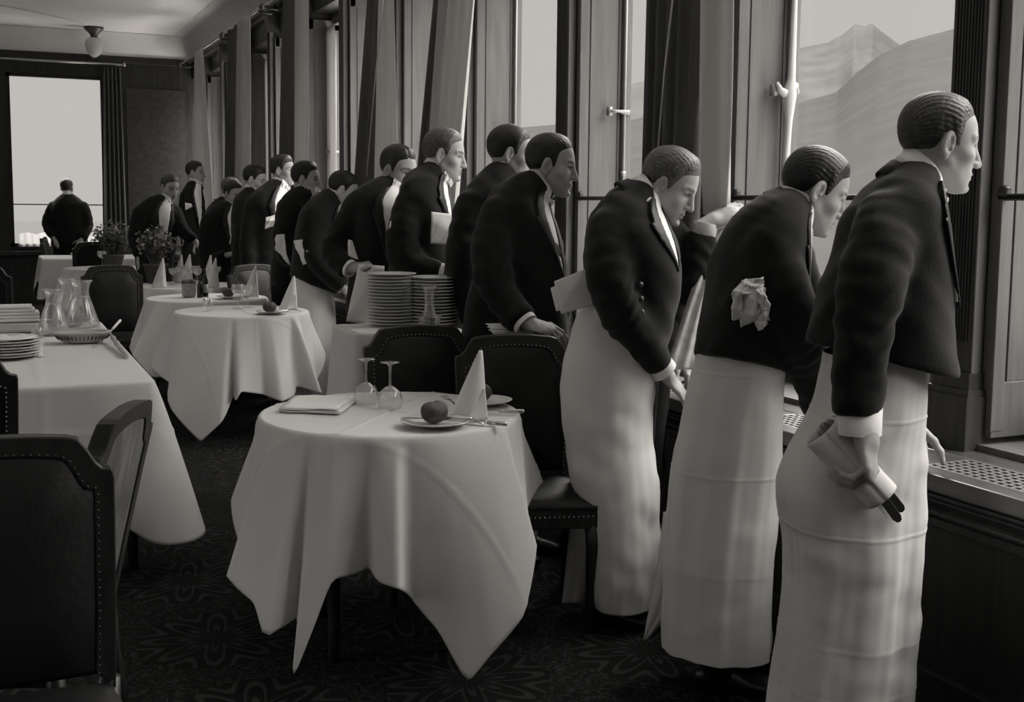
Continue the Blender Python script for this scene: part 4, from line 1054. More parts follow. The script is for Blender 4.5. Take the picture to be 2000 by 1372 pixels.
chair_at('chair at the left edge with only one upright in view before the left table', -118, 694, 3.70, (.05, 1))
chair_at('dark chair beside the potted plants, left of the round tables', 217, 515, 8.9, (.12, -1))
chair_at('dark chair with pale top edge standing in front of the reading waiter', 492, 515, 9.2, (.35, -.94))
chair_at('chair at the left edge far up the room, beyond the serving table', -42, 522, 8.6, (.3, 1))
chair_at('far chair with rounded back against the far table', 180, 478, 13.9, (0, 1))
chair_at('far chair seen edge on by the end window', 84, 462, 15.6, (1, -.2))
# ================================================================ CURTAINS, RODS, LAMP
M_drape = mat('dark_shaded_curtain', .11, .9, noise=.15, nscale=5, stretch=(4, 4, .4), bump=.1, bscale=150, spec=.1, trans=.08)  # end curtain's own dark; doubles as painted shade on the window-wall curtains
M_lit_cloth = mat('lit_curtain', .52, .9, noise=.08, nscale=4, stretch=(4, 4, .3), bump=.06, bscale=150, spec=.1, trans=.30)  # same curtain cloth, lightened to paint in the window light
M_sheer = mat('sheer_net', .55, .9, noise=.05, nscale=4, spec=.05, trans=.5)
def wavesheet(x, ytop, ybot, zt, zb, amp, nw, seed=0, nz=26, ny=64, pinch=None):
    P = []
    for i in range(nz+1):
        t = i/nz; z = zt+(zb-zt)*t; row = []
        for j in range(ny+1):
            u = j/ny; y = (ytop[0]+(ytop[1]-ytop[0])*u)*(1-t)+(ybot[0]+(ybot[1]-ybot[0])*u)*t
            if pinch: k = np.clip((t-pinch[0])/(1-pinch[0]), 0, 1)**2*pinch[2]; y = y*(1-k)+pinch[1]*k
            w = math.sin(u*nw*2*PI+seed+.5*math.sin(t*2+seed))+.35*math.sin(u*nw*4.3*PI+seed*2+t)
            row.append((x+amp*(.55+.45*t)*w, y, z))
        P.append(row)
    return MB().grid(P)
def ywall(px, py, x): r = ray(px, py); return r[1]*x/r[0]
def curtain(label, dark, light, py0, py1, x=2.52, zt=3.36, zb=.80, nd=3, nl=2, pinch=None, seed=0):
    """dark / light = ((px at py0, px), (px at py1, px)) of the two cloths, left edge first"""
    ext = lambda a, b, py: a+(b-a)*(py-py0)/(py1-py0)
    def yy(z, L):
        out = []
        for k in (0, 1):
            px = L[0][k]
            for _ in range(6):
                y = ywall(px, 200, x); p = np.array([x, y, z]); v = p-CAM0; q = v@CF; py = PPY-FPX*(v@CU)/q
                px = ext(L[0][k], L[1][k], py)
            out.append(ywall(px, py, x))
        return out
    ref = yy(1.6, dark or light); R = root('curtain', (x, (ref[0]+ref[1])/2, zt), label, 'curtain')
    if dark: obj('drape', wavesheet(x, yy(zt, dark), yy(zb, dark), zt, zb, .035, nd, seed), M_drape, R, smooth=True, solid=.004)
    if light: obj('lit_side', wavesheet(x-.02, yy(zt, light), yy(zb, light), zt, zb if not pinch else pinch[3], .028, nl, seed+1, pinch=pinch), M_lit_cloth, R, smooth=True, solid=.004)
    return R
curtain('curtain nearest the camera, shade-toned folds left and lit half gathered at a raised hand', ((1262, 1375), (1257, 1362)), ((1368, 1448), (1362, 1444)), 0, 300, nd=5, nl=1.6, pinch=(.72, ywall(1412, 380, 2.5), .35, 1.42), seed=.4)
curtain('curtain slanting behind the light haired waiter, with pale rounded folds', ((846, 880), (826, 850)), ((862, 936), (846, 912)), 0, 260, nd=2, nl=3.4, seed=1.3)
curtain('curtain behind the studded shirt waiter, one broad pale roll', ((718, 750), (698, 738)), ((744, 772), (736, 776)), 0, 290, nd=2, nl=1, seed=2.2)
curtain('curtain with ragged lit side beside the sheer net', ((552, 590), (548, 586)), ((583, 606), (584, 606)), 20, 290, nd=2, nl=1.5, seed=3.1)
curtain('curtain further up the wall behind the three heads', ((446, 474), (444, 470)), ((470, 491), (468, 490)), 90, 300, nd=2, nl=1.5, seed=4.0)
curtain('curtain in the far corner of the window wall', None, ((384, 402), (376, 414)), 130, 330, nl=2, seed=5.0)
for i, (a, b, lb) in enumerate(((609, 655, 'sheer net hanging inside the window beside the ragged curtain'), (494, 549, 'sheer net in the window behind the tall far waiter'), (414, 437, 'sheer net in the farthest window of the wall'))):
    y0, y1 = ywall(a, 200, 2.93), ywall(b, 200, 2.93)
    o = obj('net_curtain', wavesheet(2.93, (y0, y1), (y0, y1), 3.08, .95, .018, 4, i), M_sheer, smooth=True, solid=.002); setp(o, lb, 'curtain')
# cord hanging in front of the third curtain and the near one
for (a, b, lb) in (((748, 0), (716, 345), 'thin pale curtain cord slanting across the curtain behind the studded shirt'), ((1318, -40), (1283, 320), 'thin curtain cord slanting across the shade-toned near curtain')):
    r0 = ray(*a); r1 = ray(*b); p0 = CAM0+r0*(2.44/r0[0]); p1 = CAM0+r1*(2.44/r1[0])
    o = obj('pull_cord', MB().tube([p0+(p0-p1)*.35, p0, (p0+p1)/2+np.array([0, .01, 0]), p1], .0045, 6), mat('cord', .5, .8), smooth=True); setp(o, lb, 'cord')
# white cord knotted round the bolt of the near leaf
kx, ky = YM[2]*0+XW+.26, YM[2]-.055-.075
mb = MB().tube([(kx+.03, ky, 3.05), (kx+.03, ky-.004, 2.4), (kx+.02, ky-.012, 1.97), (kx+.005, ky-.02, 1.90), (kx+.012, ky-.012, 1.80), (kx+.006, ky-.004, 1.55), (kx, ky, 1.30)], [.009, .009, .016, .030, .016, .011, .011], 8)
mb.tube([(kx+.0, ky-.02, 1.90), (kx-.04, ky-.02, 1.92), (kx-.055, ky-.018, 1.95)], [.022, .014, .006], 8).tube([(kx+.01, ky-.02, 1.91), (kx+.04, ky-.02, 1.94), (kx+.045, ky-.02, 1.91)], [.022, .014, .008], 8)
o = obj('tie_cord', mb, mat('cord', .5, .8), smooth=True); setp(o, 'white cord knotted around the bolt of the pale panel above the raised hand', 'cord')
# curtain rods with brackets
def rod(y0, y1, label):
    R = root('curtain_rod', (2.56, y0, 3.40), label, 'curtain rod')
    mb = MB().tube([(2.56, y0, 3.40), (2.56, y1, 3.40)], .014, 10)
    obj('rod', mb, M_brass, R, smooth=True)
    for y in (y0, y1):
        obj('finial', MB().lathe([(0, -.03), (.018, -.022), (.028, 0), (.018, .022), (0, .03)], 12, (2.56, y, 3.40)), M_iron, R, smooth=True)
    for y in (y0+.12, y1-.12):
        obj('bracket', MB().tube([(2.56, y, 3.40), (2.60, y, 3.365), (2.68, y, 3.36), (2.745, y, 3.43)], [.02, .014, .014, .026], 8), M_iron, R, smooth=True)
rod(9.3, 12.0, 'curtain rod above the ragged curtain, on dark brackets'); rod(12.05, 14.2, 'curtain rod above the three far heads'); rod(14.25, 17.6, 'curtain rod running into the far corner')
# end window: curtain and its rail
P = []
for i in range(25):
    t = i/24; z = 3.33-2.55*t; row = []
    for j in range(61):
        u = j/60; x = (1.50+.26*u)*(1-t)+(1.47+.33*u)*t; row.append((x, YB-.14+.035*math.sin(u*5*2*PI+t), z))
    P.append(row)
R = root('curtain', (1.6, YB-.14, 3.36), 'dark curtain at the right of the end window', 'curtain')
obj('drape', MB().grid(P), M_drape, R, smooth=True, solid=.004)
R = root('curtain_rod', (0, YB-.14, 3.37), 'pale curtain rail across the end wall', 'curtain rod')
obj('rod', MB().tube([(-.4, YB-.14, 3.37), (1.80, YB-.14, 3.37)], .016, 10), M_brass, R, smooth=True)
obj('finial', MB().lathe([(0, -.03), (.02, -.02), (.026, 0), (.02, .02), (0, .03)], 12, (1.81, YB-.14, 3.37)), M_brass, R, smooth=True)
obj('bracket', MB().box(1.70, 1.73, YB-.14, YB, 3.36, 3.38), M_iron, R)
# ceiling lamp
c = ATZ(183, 53, ZC); R = root('ceiling_lamp', c, 'opal acorn shaped ceiling lamp hanging near the end wall', 'lamp')
obj('canopy', MB().lathe([(.135, 0), (.125, -.03), (.075, -.075), (.045, -.11), (.05, -.13), (.035, -.145)], 24, (c[0], c[1], ZC)), mat('lamp_metal', .10, .4, metal=.5), R, smooth=True)
obj('globe', MB().lathe([(.05, -.14), (.095, -.165), (.120, -.215), (.122, -.26), (.105, -.32), (.07, -.375), (.03, -.405), (0, -.412)], 28, (c[0], c[1], ZC)), mat('opal_glass', .72, .3, spec=.5, trans=.3), R, smooth=True)
o = obj('ceiling_cable', MB().tube([ATZ(-30, 5, ZC-.012), ATZ(40, 18, ZC-.012), ATZ(110, 33, ZC-.012), ATZ(165, 48, ZC-.012)], .008, 6), M_frieze, smooth=True); setp(o, 'thin cable run across the ceiling to the lamp', 'cable')
# lace net pulled aside under the raised hand
Q = []
LL = catmull(np.array([(430, 1404, 1446, 4.34), (470, 1386, 1428, 4.30), (560, 1352, 1388, 4.24), (640, 1326, 1368, 4.20), (722, 1300, 1352, 4.16)], float), 8)
for i, (py, xl, xr, d) in enumerate(LL): Q.append([PX(xl+(xr-xl)*j/16, py, d+.008*math.sin(j*.8+i*.08)) for j in range(17)])
m_lace = mat('lace_net', .55, .9, v2=.85, nscale=34, spec=.05, trans=.35)
o = obj('lace_curtain', MB().grid(Q), m_lace, smooth=True, solid=.002); setp(o, 'narrow lace curtain hanging from the raised hand behind the bent waiter', 'curtain')
# ================================================================ TABLEWARE
def tz(px, py, z=TZ):
    p = ATZ(px, py, z); return p
def on(p, c, R):      # keep a thing well inside a round table top
    v = np.array(p[:2])-np.array(c); k = min(1, R/(np.linalg.norm(v)+1e-9)); return np.array([c[0]+v[0]*k, c[1]+v[1]*k, p[2]])
T4, T5 = (1.48, 10.05), (1.12, 12.85)
def plate(p, r=.105, label='', group=None, deep=.016, name='plate', m=None):
    R = obj(name, MB().lathe([(0, .004), (r*.55, .004), (r*.66, .007), (r*.98, deep), (r, deep+.002), (r*.99, deep+.0035), (r*.68, .0105), (r*.55, .0075), (0, .0075)], 36, (p[0], p[1], p[2])), m or M_china, smooth=True)
    return setp(R, label, 'plate', group)
def roll(p, label, r=.036, seed=0, group=None):
    rg = random.Random(seed); bm = bmesh.new(); bmesh.ops.create_icosphere(bm, subdivisions=4, radius=1)
    V = []
    for v in bm.verts:
        q = v.co; b = 1+.03*fold(q.x*2.4+q.y*2, seed)*.5+.02*math.sin(q.z*4+q.x*3+seed)
        if q.z > .5: b -= .07*math.exp(-(q.x*5)**2)*(q.z-.5)*2
        V.append((p[0]+q.x*r*1.12*b, p[1]+q.y*r*b, p[2]+(q.z*.92+.9)*r*b*1.0))
    mb = MB().add(V, [tuple(v.index for v in f.verts) for f in bm.faces]); bm.free()
    return setp(obj('bread_roll', mb, M_bread, smooth=True), label, 'bread', group)
def napkin_cone(p, label, h=.215, w=.052, yaw=0.0, group=None):
    """linen folded to a tall pointed cone with a turned-back flap"""
    R = root('napkin', p, label, 'napkin', group)
    c0 = np.array([p[0], p[1], p[2]]); fr = -CFH*math.cos(yaw)+CRH*math.sin(yaw); rt = CRH*math.cos(yaw)+CFH*math.sin(yaw)
    P = []
    for i in range(15):
        t = i/14; row = []
        for j in range(33):
            a = -1.9+3.8*j/32; r = w*(1-t)**.92+.003
            base = .004*math.sin(a*3)*(1-t)
            row.append(c0+rt*(math.sin(a)*r+.72*w*t)+fr*(math.cos(a)*r*.8)+ZUP*(t*h+base))
        P.append(row)
    obj('folded_cone', MB().grid(P), M_napkin, R, smooth=True, solid=.004)
    P = []
    for i in range(9):
        t = i/8; row = []
        for j in range(13):
            u = j/12; x = w*(-.15+1.25*u)*(1-.35*t)+.012*t; z = h*.47*t*(.25+.75*u)
            row.append(c0+rt*x+fr*(w*.92-w*.45*u+.006)*(1-.3*t)+ZUP*(z+.002))
        P.append(row)
    obj('turned_flap', MB().grid(P), M_napkin, R, smooth=True, solid=.005)
    return R
def glass(p, label, group=None, up=True, h=.155, r=.036, dup_of=None):
    R = root('wine_glass', p, label, 'glass', group)
    s = (lambda z: z) if up else (lambda z: h-z)
    bowl = [(.004, .080), (.018, .086), (r*.86, .102), (r, .122), (r*.97, .142), (r*.90, h), (r*.87, h), (r*.94, .142), (r*.965, .122), (r*.82, .104), (.016, .089), (.001, .085)]
    k = (h-.080)/.075
    bowl = [(a, .080+(z-.080)*k if z <= .155 else z) for a, z in bowl]; bowl = [(a, min(z, h)) for a, z in bowl]
    obj('bowl', MB().lathe([(a, s(z)) for a, z in bowl], 28, p), M_crystal, R, smooth=True)
    st = [(.0, .0), (.032, .0), (.033, .002), (.012, .006), (.0055, .014), (.0042, .04), (.0042, .07), (.006, .080), (0, .084)]
    obj('stem', MB().lathe([(a, s(z)) for a, z in st], 24, p), M_crystal, R, smooth=True)
    return R
def knife(p0, p1, label, group=None, handle=.42, m=None):
    R = root('table_knife', p0, label, 'knife', group); p0 = np.array(p0); p1 = np.array(p1); d = nz_(p1-p0); L = np.linalg.norm(p1-p0); sd = nz_(np.cross(ZUP, d)); upv = np.cross(d, sd)
    a = p0+d*L*handle
    obj('handle', MB().tube([p0, p0+d*.006, p0+d*L*handle*.5, a], [.005, .0075, .0075, .006], 10), m or M_silver, R, smooth=True)
    P = [(0, -.006), (.55, -.0075), (.9, -.007), (1, .0), (.85, .006), (0, .005)]
    obj('blade', MB().prism(P, -.0007, .0007, lambda u, v, dd: a+d*u*(L*(1-handle))+sd*v+upv*dd), M_steel, R)
    return R
def fork(p0, p1, label, group=None):
    R = root('table_fork', p0, label, 'fork', group); p0 = np.array(p0); p1 = np.array(p1); d = nz_(p1-p0); L = np.linalg.norm(p1-p0); sd = nz_(np.cross(ZUP, d)); upv = np.cross(d, sd)
    prof = [(0, .0065), (.12, .0075), (.45, .0035), (.60, .003), (.68, .009), (.76, .0115)]
    P = [[p0+d*L*t+sd*w_*k+upv*(.010*math.sin(min(t, .76)*3.4)) for k in (-1, 0, 1)] for t, w_ in prof]
    obj('handle', MB().grid(P), M_silver, R, smooth=True, solid=.002)
    mb = MB()
    for k in (-1, -.33, .33, 1):
        q = p0+d*L*.75+sd*.0095*k+upv*.0055; mb.tube([q, q+d*L*.12-upv*.001, p1+sd*.009*k+upv*.006], [.0016, .0016, .0009], 6)
    obj('tines', mb, M_silver, R, smooth=True)
    return R
def sheet(name, px, label, cat, d, dz=(0, 0, 0, 0), bulge=.01, n=14, thick=.003, rough=.002, m=None, group=None, seed=0, parent=None):
    """cloth or paper patch given by four corners seen in the photo (clockwise), each at its own depth"""
    C4 = [PX(x, y, d+z) for (x, y), z in zip(px, dz)]; c = sum(C4)/4; R = None
    nrm_ = nz_(np.cross(C4[1]-C4[0], C4[3]-C4[0])); nrm_ = nrm_ if nrm_@CF < 0 else -nrm_; P = []
    for i in range(n+1):
        v = i/n; row = []
        for j in range(n+1):
            u = j/n; q = (C4[0]*(1-u)+C4[1]*u)*(1-v)+(C4[3]*(1-u)+C4[2]*u)*v
            row.append(q+nrm_*(bulge*math.sin(PI*u)*math.sin(PI*v)+rough*fold(u*5+v*3.1, seed)+rough*.7*fold(v*6-u*2, seed+2)))
        P.append(row)
    o = obj(name, MB().grid(P), m or M_napkin, parent, smooth=True, solid=thick); return setp(o, label, cat, group)

# ---- nearest table
for (x, y, lb) in ((715, 789, 'upturned wine glass on the nearest table, the left of two'), (762, 797, 'upturned wine glass on the nearest table, the right of two')):
    glass(tz(x, y), lb, 'upturned glasses on the nearest table', up=False, h=.156, r=.042)
c4 = [tz(578, 772, TZ+.014), tz(700, 775, TZ+.014), tz(664, 803, TZ+.014), tz(546, 797, TZ+.014)]
R = root('folded_cloth', c4[0], 'flat folded napkin lying at the left of the nearest table', 'napkin')
for k in range(3):
    P = [[(c4[0]*(1-u)+c4[1]*u)*(1-v)+(c4[3]*(1-u)+c4[2]*u)*v+np.array([0, 0, -.010+.0045*k+.0012*fold(u*5+v*4, k)+.002*k*u]) for u in np.linspace(0, 1-.02*k, 12)] for v in np.linspace(.02*k, 1, 12)]
    obj('fold', MB().grid(P), M_napkin, R, smooth=True, solid=.0035)
p = tz(850, 832); plate(p, .108, 'white side plate with a bread roll at the front of the nearest table')
roll(tz(848, 829, TZ+.006)+np.array([0, 0, .004]), 'dark round bread roll on the side plate of the nearest table', .039, 2)
napkin_cone(tz(914, 818), 'tall pointed linen napkin standing on the nearest table', .222, .056, .1)
plate(tz(950, 790), .090, 'plate half hidden behind the tall napkin of the nearest table')
roll(tz(938, 788, TZ+.006)+np.array([0, 0, .006]), 'bread roll half hidden behind the tall napkin of the nearest table', .036, 5)
fork(tz(900, 806, TZ+.006), tz(866, 776, TZ+.012), 'fork with raised tines beside the roll on the nearest table')
knife(tz(1024, 804, TZ+.010), tz(905, 800, TZ+.010), 'knife with a pale handle jutting over the right rim of the nearest table')
knife(tz(922, 819, TZ+.024), tz(782, 817, TZ+.022), 'knife lying across the side plate of the nearest table')
knife(tz(990, 829, TZ+.005), tz(900, 822, TZ+.008), 'knife lying beside the side plate towards the right')
fork(tz(945, 829, TZ+.004), tz(890, 815, TZ+.006), 'fork lying beside the knife at the foot of the tall napkin')
# ---- middle table
glass(tz(465, 603), 'wine glass standing on the middle table, the left of two', 'glasses on the middle table', h=.158, r=.040)
glass(tz(484, 601), 'wine glass standing on the middle table, the right of two', 'glasses on the middle table', h=.150, r=.040)
plate(tz(531, 613), .10, 'side plate with a roll on the middle table'); roll(tz(527, 612, TZ+.006)+np.array([0, 0, .004]), 'dark bread roll on the side plate of the middle table', .038, 3)
knife(tz(563, 607, TZ+.02), tz(503, 612, TZ+.02), 'knife lying on the side plate of the middle table')
fork(tz(590, 609, TZ+.003), tz(555, 607, TZ+.006), 'fork at the right rim of the middle table')
napkin_cone(tz(563, 604), 'pointed napkin on the middle table before the aproned waiter', .215, .055, .1)
def shaker(p, label, h=.07):
    R = root('salt_shaker', p, label, 'shaker', 'shakers on the middle table')
    obj('body', MB().lathe([(.0, 0), (.018, 0), (.021, .01), (.015, h*.55), (.012, h*.72), (0, h*.72)], 16, p), M_crystal, R, smooth=True)
    obj('cap', MB().lathe([(.012, h*.72), (.013, h*.8), (.009, h*.95), (0, h)], 16, p), M_silver, R, smooth=True)
shaker(tz(401, 608), 'small glass shaker on the middle table, left one', .085); shaker(tz(411, 606), 'small glass shaker on the middle table, right one', .068)
# ---- table behind it
p = tz(369, 580); R = root('bread_glass', p, 'square glass holder filled with bread on the table behind', 'holder')
obj('holder', MB().box(p[0]-.045, p[0]+.045, p[1]-.04, p[1]+.04, p[2]+.001, p[2]+.098), mat('frosted_holder', .42, .25, noise=.3, nscale=30, spec=.5, trans=.3), R, bevel=.006)
for k in range(3): roll(p+np.array([-.022+.022*k, -.01+.012*(k % 2), .082]), ['bread piece heaped in the square holder, left', 'bread piece heaped in the square holder, middle', 'bread piece heaped in the square holder, right'][k], .026, 8+k)
def bottle(p, label, h=.2, r=.026, m=None, lab=True):
    R = root('bottle', p, label, 'bottle')
    obj('body', MB().lathe([(0, 0), (r, 0), (r*1.02, .01), (r, h*.58), (r*.75, h*.68), (r*.38, h*.78), (r*.36, h*.94), (r*.46, h*.945), (r*.46, h), (0, h)], 20, p), m or mat('dark_bottle', .008, .12, spec=.6), R, smooth=True)
    if lab: obj('paper_label', MB().lathe([(r*1.03, h*.15), (r*1.03, h*.45)], 20, p), mat('label', .3, .7), R, smooth=True)
bottle(tz(391, 581), 'dark small bottle on the table behind the middle one, left of two', .15, .022, None, False); bottle(tz(401, 580), 'dark necked bottle on the table behind the middle one, right of two', .205, .022)
plate(tz(450, 583), .10, 'side plate with a roll before the dark chair'); roll(tz(446, 581, TZ+.006), 'dark bread roll before the dark chair up the room', .037, 4)
knife(tz(468, 584, TZ+.02), tz(436, 585, TZ+.02), 'knife by the roll before the dark chair up the room')
napkin_cone(tz(489, 580), 'pointed napkin in front of the dark chair up the room', .225, .055, .1)
# ---- table with the potted plant
for i, (x, y, lb) in enumerate(((311, 561, 'pointed napkin at the left front of the potted plant table'), (323, 541, 'slim napkin cone beside the potted plant'), (360, 541, 'napkin cone in the middle of the crowded glasses, farther back'), (405, 552, 'napkin cone before the reading waiter'), (432, 562, 'napkin cone left of the dark chair with the pale edge'))):
    napkin_cone(on(tz(x, y), T4, .37), lb, .235, .058 if i in (0, 2) else .045, .2*i-.3, 'napkin cones on the potted plant table')
k = 0
for (x, y) in ((338, 556), (350, 552), (362, 557), (374, 553), (386, 557), (343, 545), (356, 543), (369, 545), (382, 544), (394, 547), (416, 556), (424, 552)):
    glass(on(tz(x, y), T4, .38), 'wine glass in the crowd of glasses on the potted plant table', 'crowd of glasses on the potted plant table', h=.145, r=.036); k += 1
M_leaf = mat('dark_leaf', .15, .6, noise=.5, nscale=20, spec=.2); M_flower = mat('pale_blossom', .42, .7, noise=.3, nscale=30)
def plant(p, label, pw, ph, fw, fh, seed):
    rg = random.Random(seed); R = root('potted_plant', p, label, 'plant')
    obj('pot', MB().lathe([(0, 0), (pw*.68, 0), (pw*.95, ph*.85), (pw, ph*.86), (pw, ph), (pw*.9, ph), (pw*.85, ph*.9), (0, ph*.9)], 24, p), mat('clay_pot', .07, .75, noise=.2, nscale=15), R, smooth=True)
    st, lf, fl = MB(), MB(), MB(); p = np.array(p)
    for k in range(72):
        a = rg.uniform(0, 2*PI); u = rg.random()**.6; el = rg.uniform(.25, 1.0)
        tip = p+np.array([math.cos(a)*fw*u, math.sin(a)*fw*u, ph+fh*(.30+.70*el*(1-.45*u*u))]); b = p+np.array([math.cos(a)*pw*.4*u, math.sin(a)*pw*.4*u, ph*.9]); mid = (b+tip)/2+np.array([0, 0, .03])
        st.tube([b, mid, tip], [.003, .0025, .0015], 5)
        for j in range(17):
            t = rg.uniform(.35, 1.05); q = b*(1-t)**2+2*mid*t*(1-t)+tip*t*t+np.array([rg.gauss(0, .018), rg.gauss(0, .018), rg.gauss(0, .014)])
            dx = nz_(np.array([rg.gauss(0, 1), rg.gauss(0, 1), rg.gauss(.2, .6)])); dy = nz_(np.cross(dx, np.array([rg.gauss(0, 1), rg.gauss(0, 1), 1.2]))); L = rg.uniform(.022, .040)
            (fl if (t > .85 and rg.random() < .6) else lf).add([q, q+dx*L*.45+dy*L*.42, q+dx*L, q+dx*L*.45-dy*L*.42, q+dx*L*.5+np.cross(dx, dy)*L*.14], [(0, 1, 4), (1, 2, 4), (2, 3, 4), (3, 0, 4)])
    obj('stems', st, M_leaf, R); o = obj('foliage', lf, M_leaf, R); o['kind'] = 'stuff'; o = obj('blossoms', fl, M_flower, R); o['kind'] = 'stuff'
plant(on(tz(287, 552), T4, .33), 'potted plant with small pale leaves, the nearer one', .105, .165, .155, .34, 3)
plant(on(tz(222, 524), T5, .32), 'broad potted plant left of the nearer one, farther back', .11, .14, .23, .36, 4)
bottle(on(tz(262, 549), T4, .39), 'pale carafe bottle between the chair and the nearer plant', .21, .045, mat('milky_bottle', .45, .3, spec=.5, trans=.3), False)
glass(on(tz(200, 520), T5, .36), 'goblet on the farther plant table seen over the chair back', None, h=.16, r=.05)
plate(tz(157, 500), .12, 'plate on the far table before the end window', deep=.03)
# ---- tall plate stacks
def stack(px, py, n, r, what, z):
    p = ATZ(px, py, z)
    for k in range(n):
        where = 'topmost' if k == n-1 else ('lowest' if k == 0 else 'number %d from the top' % (n-k))
        plate((p[0]+.0012*math.sin(k*2.1), p[1]+.0012*math.cos(k*1.7), z+.0142*k), r, 'white dinner plate in the %s plate stack, %s' % (what, where), 'plates in the %s stack' % what, deep=.0155)
stack(765, 637, 16, .107, 'left', .920); stack(846, 637, 15, .105, 'right', .920)
p = ATZ(838, 643, .920); R = root('carafe', p, 'narrow necked glass carafe in a cut glass cup before the plate stacks', 'carafe')
obj('neck', MB().lathe([(0.0, 0.0156), (0.036, 0.0182), (0.04, 0.039), (0.026, 0.0715), (0.019, 0.1105), (0.023, 0.1664), (0.034, 0.1846), (0.031, 0.1846), (0.02, 0.1664), (0.016, 0.1105), (0.023, 0.0741), (0.036, 0.039), (0, 0.0234)], 24, p), M_crystal, R, smooth=True)
mb = MB(); P = [[(p[0]+(.036+.012*t)*(1+.06*(j % 2))*math.cos(2*PI*j/24), p[1]+(.036+.012*t)*(1+.06*(j % 2))*math.sin(2*PI*j/24), p[2]+.001+.055*t+.006*t*(j % 4 == 0)) for j in range(24)] for t in np.linspace(0, 1, 6)]
obj('cut_glass_cup', mb.grid(P, closed_v=True), M_crystal, R, smooth=False, solid=.003)
# ---- big left table
def carafe(p, label, h=.26, r=.085):
    R = root('water_carafe', p, label, 'carafe', 'water carafes on the left table')
    prof = [(.0, .004), (r*.92, .002), (r, .012), (r*.93, .045), (r*.62, h*.52), (r*.46, h*.68), (r*.42, h*.82), (r*.5, h*.93), (r*.66, h), (r*.62, h), (r*.46, h*.93), (r*.38, h*.82), (r*.42, h*.68), (r*.58, h*.52), (r*.88, .045), (r*.92, .016), (0, .012)]
    obj('flask', MB().lathe(prof, 32, p), M_crystal, R, smooth=True)
    obj('water', MB().lathe([(0, .013), (r*.9, .017), (r*.86, .045), (r*.70, h*.33), (0, h*.33)], 32, p), M_crystal, R, smooth=True)
    obj('neck_ring', MB().lathe([(r*.43, h*.66), (r*.50, h*.675), (r*.43, h*.69)], 24, p), M_crystal, R, smooth=True)
carafe(tz(160, 645), 'wide bottomed water carafe at the right of the carafe group', .265, .095); carafe(tz(132, 636), 'water carafe in the middle of the group, behind the bread dish', .26, .085); carafe(tz(105, 654), 'shorter water carafe at the left of the carafe group', .235, .080)
p = tz(162, 669); R = root('bread_dish', p, 'oval pierced dish with folded napkin slices on the left table', 'dish')
mb = MB(); mb.lathe([(0, .003), (.085, .002), (.10, .010), (.128, .045), (.138, .052), (.134, .055), (.122, .046), (.095, .014), (0, .010)], 40, p, 1.0, .72); obj('dish_bowl', mb, mat('plated_dish', .5, .3, metal=.5, noise=.1), R, smooth=True)
mb = MB()
for j in range(40):
    a = 2*PI*j/40; q = np.array([p[0]+.116*math.cos(a), p[1]+.116*.72*math.sin(a), p[2]+.028]); o_ = np.array([math.cos(a), math.sin(a)*.72, -.2]); t_ = np.array([-math.sin(a), math.cos(a)*.72, 0]); mb.obox(q+o_*.004, t_*.0022, nz_(np.array([math.cos(a)*.6, math.sin(a)*.5, .8]))*.011, o_*.002)
obj('pierced_slots', mb, mat('slot_dark', .06, .6), R)
for k, (x, y, s) in enumerate(((147, 662, .055), (185, 664, .05))):
    q = tz(x, y); sheet('napkin', [(x-16+2*k, 670), (x-6, 646+6*k), (x+26, 664), (x+8, 674)], ['folded triangle of napkin in the oval dish, larger', 'folded triangle of napkin in the oval dish, smaller right one'][k], 'napkin', DEP(q)-.01, (0, .03, .04, 0), .004)
p = tz(74, 697); R = root('pepper_mill', p, 'small pale shaker cup standing by the plate pile', 'shaker')
obj('body', MB().lathe([(0, 0), (.026, 0), (.026, .006), (.021, .014), (.020, .07), (.027, .078), (0, .08)], 18, p), M_china, R, smooth=True); obj('dome', MB().lathe([(.024, .08), (.028, .10), (.022, .125), (.008, .14), (0, .142)], 18, p), M_crystal, R, smooth=True)
p = tz(14, 699)
for k in range(7):
    plate((p[0]+.004*math.sin(k*2), p[1]+.004*math.cos(k*3), TZ+.0125*k), .135, 'plate %s in the low pile at the left table edge' % ('at the bottom' if k == 0 else 'on top' if k == 6 else '%d up from the bottom' % (k+1)), 'low pile of plates at the left', deep=.014)
    if k in (1, 3, 5, 6):
        P = [[(p[0]+.12*math.cos(a)*t, p[1]+.12*math.sin(a)*t, TZ+.0125*k+.014+.003*fold(a*3+t*4, k)+.012*(k == 6)*(1-t)) for a in np.linspace(0, 2*PI, 28)] for t in (.05, .4, .75, 1)]
        setp(obj('napkin', MB().grid(P), M_napkin, smooth=True, solid=.002), 'paper napkin laid between plates of the low pile, layer %d' % k, 'napkin', 'napkins in the low pile')
p = tz(30, 652); R = root('chafing_dish', p, 'silver oblong dish under the folded cloths on the left table', 'dish')
obj('tray', MB().box(p[0]-.20, p[0]+.125, p[1]-.10, p[1]+.10, p[2]+.012, p[2]+.066), M_silver, R, bevel=.014)
for x in (-.18, .10): obj('foot', MB().lathe([(0, 0), (.014, 0), (.014, .016), (0, .018)], 12, (p[0]+x, p[1]-.08, p[2])), M_silver, R, smooth=True)
obj('handle', MB().tube([p+np.array([.125, -.02, .03]), p+np.array([.15, -.01, .04]), p+np.array([.15, .03, .04]), p+np.array([.125, .04, .03])], .007, 8), M_silver, R, smooth=True)
